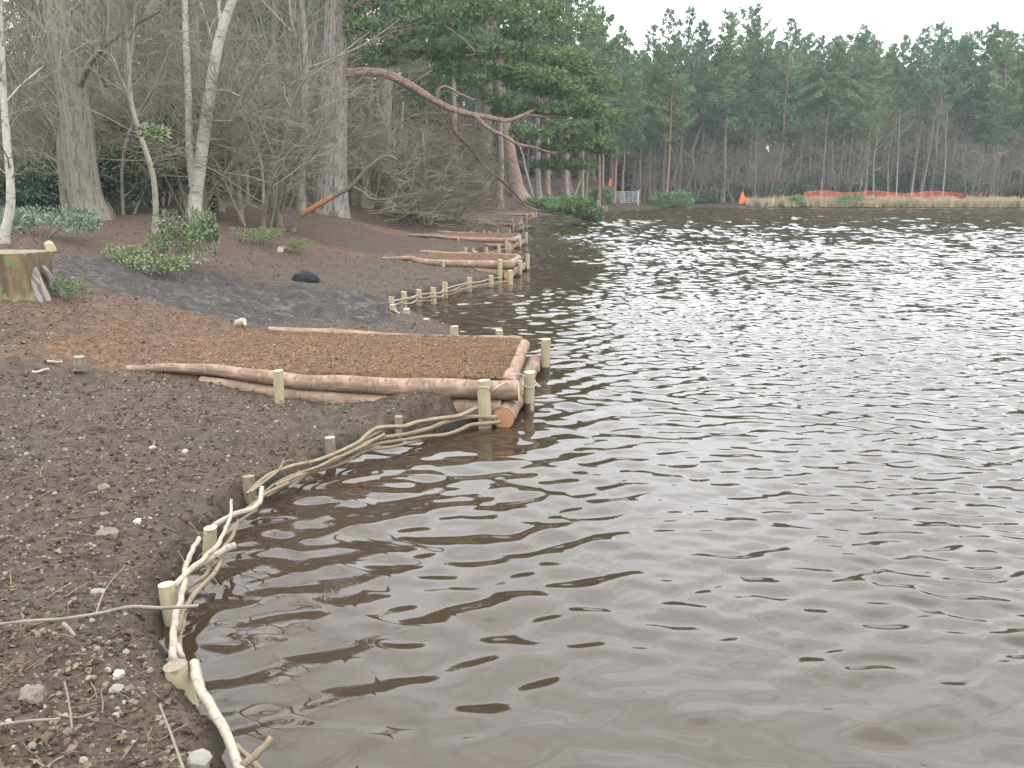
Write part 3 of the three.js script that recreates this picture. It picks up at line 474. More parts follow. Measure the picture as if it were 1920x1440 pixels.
{
  const D = hit(624, 404, 30), o = at(624, 404, D); const off = D - 30, dd = (d) => d + off * clamp((44 - d) / 10, 0, 1); o.y = gy(o.x, o.z); const t = thing('pine_tree', 'large grey-barked pine by the path with a long limb sweeping out over the lake', 'tree', o);
  const n = 24, P = [], R = []; for (let i = 0; i <= n; i++) { const q = i / n; const p = at(lerp(622, 634, q), lerp(408, -120, q), D + 0.3 * q).sub(o); P.push(p); R.push(0.54 * (1 - 0.25 * q) * (1 + 0.35 * Math.exp(-q * 14))); } P[0].y = -0.3;
  part('trunk', new Builder().tube(P, R, 24, { tile: 0.9, wob: 0.05, seed: 3, flute: (a, q) => 0.12 * Math.exp(-q * 16) * Math.sin(a * 5) }).geo(), M.pineBark, t);
  const up = []; for (let i = 0; i <= 8; i++) up.push(P[n].clone().add(V(0.1 * i, i * 1.0, 0.05 * i))); part('trunk_top', new Builder().tube(up, taper(8, R[n], 0.08), 10, { tile: 0.8 }).geo(), M.redBark, t);
  const L = (name, list, a, b, k) => part(name, limbGeo(o, list.map(([x, y, d]) => [x, y, dd(d)]), a * 1.1, b * 1.1, k)[0], M.redBark, t);
  L('limb', [[626, 140, 30.2], [655, 137, 30.1], [715, 137, 30.1], [760, 155, 30.3], [800, 180, 30.6], [840, 202, 31], [880, 214, 31.4], [920, 221, 31.8], [950, 226, 32], [985, 214, 32.5], [1005, 204, 33]], 0.18, 0.05);
  L('branch', [[820, 190, 30.8], [823, 168, 30.6], [835, 162, 30.6], [862, 176, 30.8], [890, 187, 31]], 0.06, 0.025); L('branch', [[985, 215, 32.5], [1030, 219, 33], [1080, 219, 34]], 0.05, 0.02);
  L('branch', [[890, 216, 31.4], [915, 240, 31.5], [945, 255, 31.8], [970, 270, 32], [1000, 276, 32.4], [1035, 286, 33], [1075, 280, 34]], 0.08, 0.025);
  L('branch', [[845, 203, 31], [848, 240, 31.6], [880, 275, 33], [905, 310, 35], [940, 338, 38], [966, 362, 41], [985, 385, 44], [1012, 395, 46.5], [1050, 402, 48]], 0.07, 0.04, 30);
  L('branch', [[650, 60, 30], [700, 40, 30], [760, 55, 30.5], [830, 40, 31]], 0.1, 0.03); L('branch', [[648, 20, 30], [720, -10, 30], [800, -20, 31], [900, -10, 32]], 0.1, 0.03); L('branch', [[820, 40, 31], [870, 75, 31], [890, 100, 31], [872, 105, 31]], 0.04, 0.015);
  L('branch', [[930, 125, 32], [950, 105, 32.5], [975, 70, 33]], 0.05, 0.02);
  const b = new Builder(true), r = mulberry(901);
  sprays(b, r, o, [[1000, 150, 33, 1.2, 0.45, 420], [1050, 165, 33.5, 1.1, 0.4, 380], [960, 135, 32.5, 0.9, 0.35, 260], [1090, 200, 34, 0.9, 0.35, 300], [1030, 205, 33.5, 1, 0.3, 260], [1060, 240, 33.5, 1, 0.3, 280], [1000, 250, 33, 0.9, 0.28, 220], [1100, 270, 34.5, 0.9, 0.3, 260], [1130, 280, 35, 0.6, 0.22, 150], [1050, 280, 34, 0.8, 0.22, 200], [1080, 130, 34, 0.7, 0.3, 180], [1110, 235, 34.5, 0.6, 0.25, 150],
    [700, 55, 30.5, 1.2, 0.4, 260], [770, 45, 31, 1.3, 0.5, 330], [840, 35, 31.5, 1.3, 0.5, 330], [900, 90, 32, 1, 0.4, 260], [930, 20, 32, 1.2, 0.5, 300], [760, 95, 31, 0.9, 0.3, 200], [840, 100, 32, 0.9, 0.3, 200], [700, 5, 30.5, 1.2, 0.5, 260], [800, -30, 31, 1.6, 0.6, 300], [900, -40, 32, 1.6, 0.6, 300], [890, 150, 32, 0.7, 0.25, 140], [930, 185, 32.5, 0.7, 0.25, 140], [980, 60, 33, 0.9, 0.4, 220], [720, -90, 31, 2, 0.9, 320], [640, -140, 30.5, 2.2, 1, 340], [560, -60, 31, 1.6, 0.6, 220], [1000, 110, 34, 1.1, 0.4, 260], [1060, 110, 35, 1.1, 0.4, 260], [1120, 160, 35.5, 0.9, 0.35, 240], [1130, 220, 35.5, 0.8, 0.3, 200], [960, 210, 33.5, 0.8, 0.25, 160], [1080, 310, 35, 0.9, 0.22, 180], [1030, 310, 34.5, 0.7, 0.2, 130], [1010, 10, 34, 1.2, 0.5, 260], [1070, 50, 36, 1.2, 0.5, 260], [700, 110, 31, 1, 0.35, 180], [960, 100, 33, 1, 0.35, 220], [860, 130, 32.5, 0.9, 0.3, 180]].map(([x, y, d, a, e, n]) => [x, y, dd(d), a * 1.1, e * 1.1, n]), 0.2, 9);
  sprays(b, r, o, [[1050, 391, 46.5, 0.8, 0.22, 200], [1085, 386, 47, 1.0, 0.4, 420], [1095, 398, 47, 1.0, 0.3, 360], [1110, 409, 47, 0.55, 0.18, 180], [1070, 378, 47, 0.6, 0.22, 160]], 0.24, 8);
  part('crown', b.geo(), M.needle, t);
}
// --- other trees of the bank that can be told apart
const BT = { // leafless kinds
  a: bare(101, { H: 11, r: 0.13, bend: 0.16, up: 0.05, kids: [15, 7, 7], ratio: [0.36, 0.5, 0.5], spread: 0.8, from: 0.25 }),
  b: bare(202, { H: 9, r: 0.09, bend: 0.22, up: 0.06, kids: [15, 7, 6], ratio: [0.38, 0.5, 0.55], spread: 0.85, from: 0.2 }),
  c: bare(303, { H: 13, r: 0.15, bend: 0.13, up: 0.06, kids: [18, 8, 6], ratio: [0.32, 0.5, 0.5], spread: 0.75, from: 0.35 }),
  d: bare(404, { H: 6, r: 0.07, bend: 0.3, up: 0.03, kids: [9, 7, 6], ratio: [0.42, 0.55, 0.55], spread: 0.9, stems: 3, from: 0.15 }),
  e: bare(505, { H: 4.2, r: 0.045, bend: 0.42, up: 0.0, kids: [9, 7, 6], ratio: [0.5, 0.55, 0.55], spread: 1.0, stems: 4, from: 0.12 }),
};
const BIR = bare(606, { H: 12, r: 0.1, bend: 0.1, up: 0.03, kids: [14, 7, 5], ratio: [0.28, 0.5, 0.55], spread: 0.7, from: 0.4 }), BIR2 = bare(707, { H: 9, r: 0.06, bend: 0.14, up: 0.02, kids: [12, 6, 5], ratio: [0.3, 0.5, 0.55], spread: 0.7, from: 0.42 });
// a single tree from traced stems: [name, label, material, stems as pixel paths with radii, twig count]
function traced(name, label, D, basePx, basePy, mat, stems, twigs, seed, kind = 'tree', group) {
  const D0 = D; D = hit(basePx, basePy, D); const k0 = D / D0, o = at(basePx, basePy, D); o.y = gy(o.x, o.z); const t = thing(name, label, kind, o, group), r = mulberry(seed), tw = new Builder(); let first = true;
  for (const [list, r0, r1] of stems) {
    const n = 22, P = bend(list.map(([x, y, d]) => [x, y, D + (d || 0)]), n).map((p) => p.sub(o)); if (first) P[0].y = -0.25;
    const R = taper(n, r0 * k0, r1 * k0); if (first) { R[0] *= 1.5; R[1] *= 1.2; }
    part(first ? 'trunk' : 'stem', new Builder().tube(P, R, 12, { tile: 0.6, wob: 0.07, seed: seed + r0 }).geo(), mat, t);
    for (let i = 0; i < twigs; i++) {
      const q = 0.25 + 0.75 * r(), f = q * n * 0.999, k = Math.floor(f); let p = P[k].clone().lerp(P[k + 1], f - k); const d = V(r() - 0.5, 0.15 + 0.5 * r(), r() - 0.5).normalize(), Q = [p.clone()], len = 0.5 + 1.3 * r();
      for (let j = 0; j < 5; j++) { d.add(V((r() - 0.5) * 0.5, (r() - 0.4) * 0.4, (r() - 0.5) * 0.5)).normalize(); Q.push(Q[j].clone().addScaledVector(d, len / 5)); }
      tw.tube(Q, taper(5, Math.min(0.014, R[k] * 0.35), 0.004), 3, {});
      for (let m = 0; m < 5; m++) { const s = Q[1 + Math.floor(r() * 4)], e = d.clone().add(V(r() - 0.5, r() - 0.5, r() - 0.5).multiplyScalar(1.5)).normalize(); tw.tube([s, s.clone().addScaledVector(e, 0.2 * len), s.clone().addScaledVector(e, 0.4 * len).add(V((r() - 0.5) * 0.1, 0.05, (r() - 0.5) * 0.1))], [0.006, 0.005, 0.003], 3, {}); }
    }
    first = false;
  }
  if (twigs) part('crown', tw.geo(), M.twig, t); return t;
}
traced('birch_tree', 'slim pale birch stem standing just behind the old stump', 12.5, 3, 455, M.birch, [[[[2, 460], [18, 400], [20, 350], [14, 280], [8, 200], [3, 90], [-6, -60], [-20, -250]], 0.065, 0.03], [[[13, 190], [40, 160], [80, 125, 0.3]], 0.02, 0.008]], 14, 11);
traced('oak_tree', 'thick grey-green double trunk rising behind the stump', 16, 170, 412, M.mossBark, [[[[172, 415], [160, 370], [150, 300], [143, 220], [128, 140], [115, 60], [105, 0], [95, -160], [90, -350]], 0.31, 0.2], [[[135, 412, 0.4], [128, 360, 0.4], [122, 280, 0.4], [128, 200, 0.3], [126, 160, 0.1]], 0.16, 0.13], [[[140, 180], [175, 110, -0.4], [230, 60, -0.6], [300, 20, -0.6]], 0.07, 0.02], [[[118, 90], [80, 50, 0.4], [40, 10, 0.6], [-20, -60, 0.6]], 0.09, 0.03]], 30, 12);
traced('sapling', 'thin winding grey sapling stem rising out of the leafy shrub', 14.5, 292, 440, M.twig, [[[[291, 442], [292, 380], [285, 320], [262, 250], [246, 190], [243, 130], [238, 60], [230, -40], [222, -150]], 0.05, 0.022], [[[246, 190], [225, 140], [205, 100], [180, 95]], 0.02, 0.008], [[[243, 130], [250, 60], [245, -40]], 0.018, 0.008]], 18, 13);
traced('birch_tree', 'forked white birch with two tall stems above the leafy shrub', 18, 364, 412, M.birch, [[[[364, 415], [366, 380], [372, 330], [380, 270], [390, 200], [402, 120], [415, 60], [432, 10], [450, -40], [470, -160]], 0.15, 0.07], [[[362, 350], [356, 290], [354, 230], [352, 150], [348, 60], [346, -10], [342, -120]], 0.085, 0.05], [[[414, 64], [412, 20], [406, -40]], 0.05, 0.03], [[[398, 226], [420, 227, -0.3], [434, 226, -0.4]], 0.02, 0.012], [[[400, 170], [425, 170, -0.2], [450, 180, -0.4]], 0.018, 0.008]], 16, 14);
traced('leaning_tree', 'short leaning moss-grey trunk just past the forked birch', 20, 410, 396, M.mossBark, [[[[413, 398], [402, 350], [395, 300], [410, 260], [430, 230], [470, 190]], 0.11, 0.03], [[[403, 355], [392, 380], [394, 398]], 0.07, 0.06]], 14, 15);
traced('coppiced_tree', 'multi-stemmed coppiced tree with orange saw cuts at its foot', 19, 522, 424, M.mossBark, [[[[522, 424], [522, 380], [530, 330], [528, 260], [532, 190], [548, 120], [556, 80], [545, 40]], 0.08, 0.03], [[[512, 420], [508, 370], [492, 310], [475, 260], [462, 210], [440, 160]], 0.05, 0.018], [[[526, 400], [545, 330, -0.2], [558, 270, -0.2], [566, 200, -0.2], [563, 130], [560, 60], [575, -20]], 0.05, 0.02], [[[535, 350], [565, 290, -0.4], [590, 262, -0.5], [615, 240, -0.6]], 0.04, 0.015], [[[505, 400], [500, 330, 0.3], [510, 260, 0.4], [520, 180, 0.5]], 0.05, 0.02], [[[548, 325], [575, 305], [600, 275], [625, 262]], 0.03, 0.01], [[[470, 318, 0.3], [440, 300, 0.3], [418, 288, 0.3], [422, 270, 0.3]], 0.025, 0.02]], 26, 16);
{ const t = traced('leaning_limb', 'mossy leaning limb with a raw orange strip along its lower half', 18, 545, 434, M.mossBark, [[[[545, 438], [560, 408], [590, 388], [625, 368], [655, 352], [680, 325], [700, 306], [728, 292], [745, 300]], 0.065, 0.02], [[[662, 350], [680, 360], [694, 372], [720, 374], [760, 366], [800, 362]], 0.03, 0.008], [[[728, 293], [740, 270], [722, 240, 0.3]], 0.018, 0.006]], 8, 17, 'limb');
  const DL = hit(545, 434, 18), kl = DL / 18; const P = bend([[566, 402, DL - 0.03], [590, 388, DL - 0.04], [625, 368, DL - 0.04]], 12).map((p) => p.sub(t.position)); part('bared_wood', new Builder().tube(P, P.map((_, i) => kl * 0.055 - 0.00009 * i - 0.012 * Math.pow(Math.abs(i - 6) / 6, 4)), 10, { wob: 0.08 }).geo(), std({ map: tex(128, 128, (u, v) => mix3([0.19, 0.085, 0.04], [0.36, 0.15, 0.065], perf(u, v, 12, 4, 4, 66))) }), t); }
traced('young_birch', 'slender pale stem between the coppiced tree and the big pine', 22, 563, 396, M.birch, [[[[565, 398], [566, 350], [563, 310], [566, 250], [572, 190], [560, 110], [545, 30], [540, -80]], 0.045, 0.02]], 14, 18);
traced('broken_snag', 'pale broken-topped dead trunk behind the big pine', 36, 686, 390, M.paleTwig, [[[[687, 372], [685, 340], [681, 310], [683, 285], [686, 264]], 0.21, 0.1], [[[684, 285], [692, 275], [700, 272]], 0.05, 0.02]], 3, 19);
traced('pine_tree', 'straight grey pine trunk behind the tangle of willow twigs', 38, 728, 392, M.pineBark, [[[[728, 394], [725, 340], [722, 280], [724, 200], [728, 100], [730, -20], [732, -200]], 0.27, 0.2]], 20, 20);
traced('young_birch', 'thin white birch stem beside the grey trunk, amid willow twigs', 36, 751, 385, M.birch, [[[[753, 388], [750, 350], [748, 300], [752, 250], [756, 190]], 0.09, 0.04]], 14, 21);
{ const w = thing('willow_thicket', 'tangled leafless willow thicket under the sweeping pine limb', 'willow', baseAt(800, 37));
  const a = bare(811, { H: 3.6, r: 0.05, bend: 0.5, up: -0.02, kids: [11, 8, 7], ratio: [0.55, 0.55, 0.55], spread: 1.05, stems: 7, from: 0.1, min: 0.007 }); part('stem', a.trunk, M.paleTwig, w); part('crown', a.crown, M.paleTwig, w); w.scale.set(1.15, 1.12, 1);
  const c = copyOf(w, baseAt(850, 41), 2.1, 1.1, 'pale leafless willow bush beside the pale upright pine trunk', 'willow'); void c;
  copyOf(w, baseAt(700, 40), 4.0, 1.15, 'leafless willow bush between the big pine and the snag', 'willow'); }
traced('pine_tree', 'pale straight pine trunk crossed by the sweeping limb', 62, 905, 372, M.pineBark, [[[[905, 376], [907, 330], [910, 280], [912, 220], [914, 140], [915, 60], [916, -60]], 0.42, 0.28]], 10, 22);
traced('pine_tree', 'reddish leaning pine trunk beside the pale straight one', 56, 972, 374, M.redBark, [[[[976, 378], [966, 340], [958, 300], [950, 260], [943, 220], [936, 150], [930, 60], [925, -60]], 0.5, 0.28]], 10, 23);
traced('young_birch', 'thin white birch bending away from the reddish leaning pine', 60, 1001, 371, M.birch, [[[[1001, 374], [993, 345], [986, 320], [980, 290], [970, 265]], 0.09, 0.05]], 8, 24);
traced('young_birch', 'short upright white birch pole next to the bending one', 61, 1009, 372, M.birch, [[[[1009, 376], [1008, 340], [1007, 300], [1012, 285], [1025, 278]], 0.09, 0.04]], 6, 25);
traced('young_birch', 'white birch bowed outward over the waterside bushes', 66, 1076, 366, M.birch, [[[[1077, 370], [1088, 340], [1097, 315], [1103, 290], [1104, 265]], 0.09, 0.05]], 8, 26);
traced('pine_tree', 'stout brown trunk in shade behind the white birches', 70, 1062, 362, M.redBark, [[[[1062, 366], [1061, 320], [1060, 280], [1062, 200], [1066, 100], [1066, 0], [1068, -100]], 0.45, 0.25]], 10, 27);
traced('pine_tree', 'slimmer brown trunk left of the stout shaded one', 70, 1026, 364, M.redBark, [[[[1026, 367], [1026, 320], [1026, 280], [1024, 180], [1022, 60], [1020, -60]], 0.25, 0.18]], 10, 28);

// --- pines of the woods
const PN = [pine(1, { H: 19, r: 0.2, c0: 0.4, cr: 3.0, nb: 54, per: 50, tuft: 0.36 }), pine(2, { H: 18, r: 0.18, c0: 0.36, cr: 2.9, nb: 56, per: 42, tuft: 0.36 }), pine(3, { H: 20, r: 0.22, c0: 0.44, cr: 3.2, nb: 52, per: 48, tuft: 0.38 }), pine(4, { H: 17, r: 0.17, c0: 0.32, cr: 2.8, nb: 56, per: 40, tuft: 0.34 }), pine(6, { H: 19, r: 0.23, c0: 0.48, cr: 3.6, nb: 40, per: 60, tuft: 0.36, flat: true })];
const protoPine = {}, used = [];
function addPine(k, pos, turn, scale, label, group) {
  if (!protoPine[k]) { protoPine[k] = plantTree('pine_tree', PN[k], [k % 2 ? M.redBark : M.pineBark, M.needle], label, 'tree', pos, group, turn, scale); return protoPine[k]; }
  return copyOf(protoPine[k], pos, turn, scale, label, 'tree', group);
}
const heights = [19, 18, 20, 17, 19];
const topOf = (k, pxx, pyTop, depth) => { const y = at(pxx, pyTop, depth).y, b = baseAt(pxx, depth); return (y - b.y) / heights[k]; };
const R5 = mulberry(55);
// skyline of the far shore
const SKY = [[1185, 130, 92], [1215, 40, 90], [1240, 8, 88], [1268, 6, 90], [1310, 35, 91], [1350, 15, 89], [1372, 12, 92], [1398, 35, 90], [1420, 70, 93], [1452, 26, 90], [1490, 55, 92], [1518, 62, 93], [1540, 72, 91], [1565, 62, 90], [1600, 52, 92], [1612, 70, 88], [1655, 58, 91], [1700, 44, 90], [1720, 38, 92], [1745, 70, 93], [1790, 56, 91], [1822, 38, 90], [1842, 52, 88], [1875, 34, 92], [1915, 30, 90], [1950, 40, 92], [1990, 30, 91]];
const ORD = 'first second third fourth fifth sixth seventh eighth ninth tenth eleventh twelfth thirteenth fourteenth fifteenth sixteenth seventeenth eighteenth nineteenth twentieth twenty-first twenty-second twenty-third twenty-fourth twenty-fifth twenty-sixth twenty-seventh'.split(' ');
SKY.forEach(([x, y, d], i) => { const k = [0, 1, 3, 2, 0, 1, 4][i % 7]; addPine(k, baseAt(x, d), i * 1.9, topOf(k, x, y, d), `tall skyline pine of the far wood, ${ORD[i]} from the sky gap by the lake corner`, 'skyline pines of the far shore'); });
const single = [[1850, 150, 87, 'bare-stemmed straight pine standing forward on the far bank near the grass', 0], [1917, 100, 87, 'bare pine stem at the extreme edge of the far bank', 2], [1246, 60, 86, 'reddish straight pine trunk behind the dark green waterside bushes', 1], [1352, 70, 89, 'tall pale pine leaning slightly beside the dark earth bank', 2]];
single.forEach(([x, y, d, l, k], i) => { const t = addPine(k, baseAt(x, d), i * 2.3 + 1, topOf(k, x, y, d), l); used.push([t.position.x, t.position.z]); });
function scatter(n, seed, box, ok, gap) { const r = mulberry(seed), out = []; for (let i = 0; i < n * 30 && out.length < n; i++) { const x = lerp(box[0], box[1], r()), z = -lerp(box[2], box[3], r()); if (!ok(x, z)) continue; if (out.some(([a, b]) => (a - x) ** 2 + (b - z) ** 2 < gap * gap)) continue; out.push([x, z, r(), r(), r()]); } return out; }
scatter(110, 71, [8, 68, 89, 112], (x, z) => inland(x, z) > 5.5 && x < 0.62 * -z + 4, 2.6).forEach(([x, z, a, b, c]) => { const k = Math.floor(a * 4); addPine(k, onGround(x, z), b * 6.28, 0.72 + 0.2 * c, 'green pine packed among its neighbours in the far shore wood', 'pines inside the far shore wood'); });
[[1362, 60, 104], [1340, 70, 108], [1385, 80, 106], [1438, 70, 100], [1445, 75, 108]].forEach(([x, y, d], i) => addPine(3, baseAt(x, d), i, topOf(3, x, y, d), 'green pine packed among its neighbours in the far shore wood', 'pines inside the far shore wood'));
// the wood behind the bank
scatter(46, 72, [-34, 7, 44, 92], (x, z) => inland(x, z) > 7 && x > 0.64 * z - 2 && x < 0.13 * -z, 3.2).forEach(([x, z, a, b, c]) => { const k = Math.floor(a * 5); addPine(k, onGround(x, z), b * 6.28, 0.85 + 0.35 * c, 'dark green pine deep in the wood behind the muddy bank', 'pines in the wood behind the bank'); });
[[1062, -60, 66, 4], [1010, -130, 68, 4], [940, -160, 60, 4], [1120, 70, 76, 1], [1150, 40, 80, 3], [1090, 40, 74, 0], [860, -200, 52, 4], [1128, 40, 79, 3], [1165, 95, 83, 3], [1098, 60, 77, 3], [1195, 120, 87, 3], [1145, 130, 80, 3], [690, -120, 50, 3], [745, -100, 56, 3], [800, -60, 60, 3], [850, -90, 64, 1], [650, -60, 62, 1], [560, -120, 58, 3], [470, -140, 55, 3], [380, -130, 60, 1], [250, -150, 56, 3], [120, -160, 58, 1], [40, -150, 52, 3]].forEach(([x, y, d, k], i) => addPine(k, baseAt(x, d), i * 1.3, topOf(k, x, y, d), i < 12 ? 'broad-crowned pine overhanging the corner of the lake' : 'tall pine whose green crown shows through the bare trees behind the bank', i < 12 ? 'pines at the corner of the lake' : 'tall pines seen through the bare trees'));
const protoBare = {};
function addBare(k, pos, turn, scale, label, group, mat = M.twig) { if (!protoBare[k]) return protoBare[k] = plantTree('bare_tree', BT[k], [k === 'c' ? M.mossBark : mat, mat], label, 'tree', pos, group, turn, scale); return copyOf(protoBare[k], pos, turn, scale, label, 'tree', group); }
scatter(46, 73, [-26, -4, 20, 52], (x, z) => inland(x, z) > 5.2 && x > 0.66 * z - 2 && x < -5.4 + 0.03 * z && !(z > -31 && Math.abs(x / z - 0.207) < 0.035), 1.7).forEach(([x, z, a, b, c]) => { const k = 'abcdb'[Math.floor(a * 5)]; addBare(k, onGround(x, z), b * 6.28, 0.75 + 0.45 * c, 'grey-brown leafless tree in the thicket behind the bank', 'leafless trees behind the bank'); });
scatter(34, 83, [-24, -4, 19, 48], (x, z) => inland(x, z) > 5 && x > 0.66 * z - 2 && x < -5.2 + 0.03 * z && !(z > -31 && Math.abs(x / z - 0.207) < 0.045), 1.6).forEach(([x, z, a, b, c]) => addBare('e', onGround(x, z), b * 6.28, 0.8 + 0.5 * c, 'low leafless brushwood under the trees behind the bank', 'brushwood behind the bank'));
scatter(26, 74, [-42, 2, 48, 84], (x, z) => inland(x, z) > 5 && x > 0.64 * z - 2, 2.4).forEach(([x, z, a, b, c]) => addBare('abcdb'[Math.floor(a * 5)], onGround(x, z), b * 6.28, 0.85 + 0.4 * c, 'leafless tree standing deeper in the wood behind the bank', 'leafless trees deeper in the wood'));
scatter(70, 75, [12, 58, 82, 98], (x, z) => { const s = inland(x, z); return s > 2.6 && s < 9 && x < 0.62 * -z; }, 1.2).forEach(([x, z, a, b, c]) => addBare('abddb'[Math.floor(a * 5)], onGround(x, z), b * 6.28, 0.65 + 0.35 * c, 'brown leafless tree at the front of the far shore wood', 'leafless trees of the far shore'));
{ // birches of the far shore
  const A = plantTree('birch_tree', BIR, [M.birch, M.twig], 'white birch on the far shore behind the start of the long orange netting', 'tree', baseAt(1531, 89), undefined, 1, 0.8); void A;
  const l = [[1602, 90, 0.85, 'tall thin pale birch behind the bush in the pale grass'], [1410, 88, 0.6, 'slanting pale birch just past the orange flag'], [1672, 88.5, 0.8, 'white birch on the far shore behind the middle of the orange netting'], [1575, 90, 0.7, 'slim white birch left of the bush in the pale grass'], [1698, 89, 0.75, 'leaning birch above the far end of the orange netting'], [1512, 91, 0.7, 'faint thin birch beside the whitest far-shore birch']];
  l.forEach(([x, d, s, t], i) => copyOf(A, baseAt(x, d), i * 1.7, s, t, 'tree'));
}
traced('oak_tree', 'squat spreading oak with a curved double trunk by the metal gate', 86, 1290, 379, M.twig, [[[[1284, 372], [1290, 345], [1300, 320], [1298, 290], [1310, 250], [1330, 210]], 0.3, 0.06], [[[1268, 372], [1264, 340], [1268, 310], [1255, 270], [1262, 220]], 0.24, 0.06], [[[1298, 300], [1270, 270], [1250, 230]], 0.14, 0.04]], 60, 31);

// --- evergreen shrubs
const DG = [[0.03, 0.058, 0.026], [0.04, 0.07, 0.03], [0.026, 0.05, 0.03]], YG = [[0.09, 0.12, 0.034], [0.062, 0.1, 0.032], [0.11, 0.115, 0.048]], BG = [[0.07, 0.11, 0.075], [0.09, 0.13, 0.09]];
const EV = leafGeo(21, { lobes: 14, w: 1.3, h: 1.5, n: 8000, leaf: 0.105, lr: 0.24, cols: DG }), EV2 = leafGeo(22, { lobes: 13, w: 1.5, h: 1.1, n: 7500, leaf: 0.1, lr: 0.24, cols: [...DG, [0.05, 0.085, 0.035]] });
const evA = plantTree('evergreen_shrub', EV, [M.twig, M.leaf], 'dark evergreen shrub behind the double grey-green trunk', 'shrub', baseAt(225, 22), 'dark undergrowth behind the bank', 0.4, 1), evB = plantTree('evergreen_shrub', EV2, [M.twig, M.leaf], 'dark evergreen shrub behind the slim birch and the stump', 'shrub', baseAt(60, 21.5), undefined, 1.4, 1.1);
evA.userData.group = undefined; delete evA.userData.group;
scatter(44, 76, [-34, 0, 23, 70], (x, z) => inland(x, z) > 5.6 && x > 0.64 * z - 2 && x < -6.6 + 0.06 * (-z - 22), 2).forEach(([x, z, a, b, c]) => copyOf(a < 0.5 ? evA : evB, onGround(x, z), b * 6.28, 0.9 + 0.8 * c, 'dark evergreen shrub in the shade under the trees behind the bank', 'shrub', 'undergrowth shrubs behind the bank'));
scatter(30, 77, [14, 64, 84, 100], (x, z) => { const s = inland(x, z); return s > 4 && s < 13 && x < 0.62 * -z + 2; }, 2.2).forEach(([x, z, a, b, c]) => copyOf(a < 0.5 ? evA : evB, onGround(x, z), b * 6.28, 1 + 0.9 * c, 'dark evergreen shrub under the pines of the far shore', 'shrub', 'undergrowth shrubs of the far shore'));
const bright = leafGeo(23, { lobes: 9, w: 1.4, h: 1.1, n: 4200, leaf: 0.16, cols: [[0.085, 0.165, 0.05], [0.06, 0.125, 0.045]] });
const brA = plantTree('rhododendron_bush', bright, [M.twig, M.leaf], 'bright green bush on the far bank nearest the metal gate', 'bush', baseAt(1238, 84), undefined, 0, 1.0);
copyOf(brA, baseAt(1262, 85), 1, 1.15, 'bright green bush at the foot of the squat oak', 'bush'); copyOf(brA, baseAt(1316, 89), 2, V(1.3, 1.1, 1.2), 'broad green bush above the dark earth bank', 'bush'); copyOf(brA, baseAt(1590, 84.6), 3, V(1.0, 0.85, 0.8), 'green bush standing in the pale grass at the far waterline', 'bush'); copyOf(brA, baseAt(1490, 86), 4, V(0.7, 0.8, 0.7), 'small green bush in the grass where the netting begins', 'bush'); copyOf(brA, baseAt(1040, 64), 5, V(1.1, 0.8, 1), 'low green bush behind the drooping pine foliage', 'bush'); copyOf(brA, baseAt(1010, 64), 5.5, V(0.8, 0.6, 0.8), 'low green bush at the foot of the white birches', 'bush'); copyOf(brA, baseAt(1120, 79), 1.5, V(1.1, 0.9, 1), 'green bush on the bank in front of the metal gate', 'bush');
// leafy shrubs on the near bank
const nearSh = leafGeo(24, { lobes: 20, w: 1.0, h: 0.85, n: 2600, leaf: 0.07, lr: 0.13, cols: [[0.032, 0.064, 0.024], [0.05, 0.088, 0.032], ...YG] });
const nsA = plantTree('leafy_shrub', nearSh, [M.twig, M.leaf], 'upright leafy green shrub at the foot of the forked birch', 'shrub', baseAt(345, 15), undefined, 0, V(0.75, 1.25, 0.7));
const low = leafGeo(25, { lobes: 22, w: 1.0, h: 0.35, n: 1300, leaf: 0.06, lr: 0.14, cols: YG });
const lwA = plantTree('bramble_patch', low, [M.twig, M.leaf], 'low yellow-green brambles before the upright leafy shrub', 'bramble', baseAt(300, 13.6), undefined, 0, V(1.0, 1, 0.6));
copyOf(lwA, baseAt(232, 13.8), 2, V(0.6, 0.9, 0.5), 'small tuft of yellow-green leaves left of the leafy shrub', 'bramble'); copyOf(lwA, baseAt(490, 18.5), 3, V(0.8, 1.1, 0.5), 'scattered yellow-green leaves at the foot of the coppiced tree', 'bramble'); copyOf(lwA, baseAt(560, 18.3), 4, V(0.4, 1, 0.4), 'small leafy tuft at the foot of the leaning limb', 'bramble');
copyOf(nsA, baseAt(122, 9.1), 3, V(0.24, 0.3, 0.2), 'small ivy plant growing against the side of the stump', 'ivy');
{ const blue = leafGeo(26, { lobes: 26, w: 1.9, h: 0.5, n: 4200, leaf: 0.07, lr: 0.14, cols: BG }); plantTree('ground_ivy', blue, [M.twig, M.leaf], 'blue-green leafy ground cover behind the stump and birch stem', 'ground cover', baseAt(70, 15), undefined, 0, V(0.8, 1.0, 0.6)); }
{ const y = leafGeo(27, { lobes: 3, w: 0.3, h: 0.25, n: 220, leaf: 0.09, cols: YG }); const t = plantTree('leafy_sprig', y, [M.twig, M.leaf], 'yellow-green sprig of leaves hanging beside the winding sapling', 'sprig', at(296, 262, 14.6)); void t; }
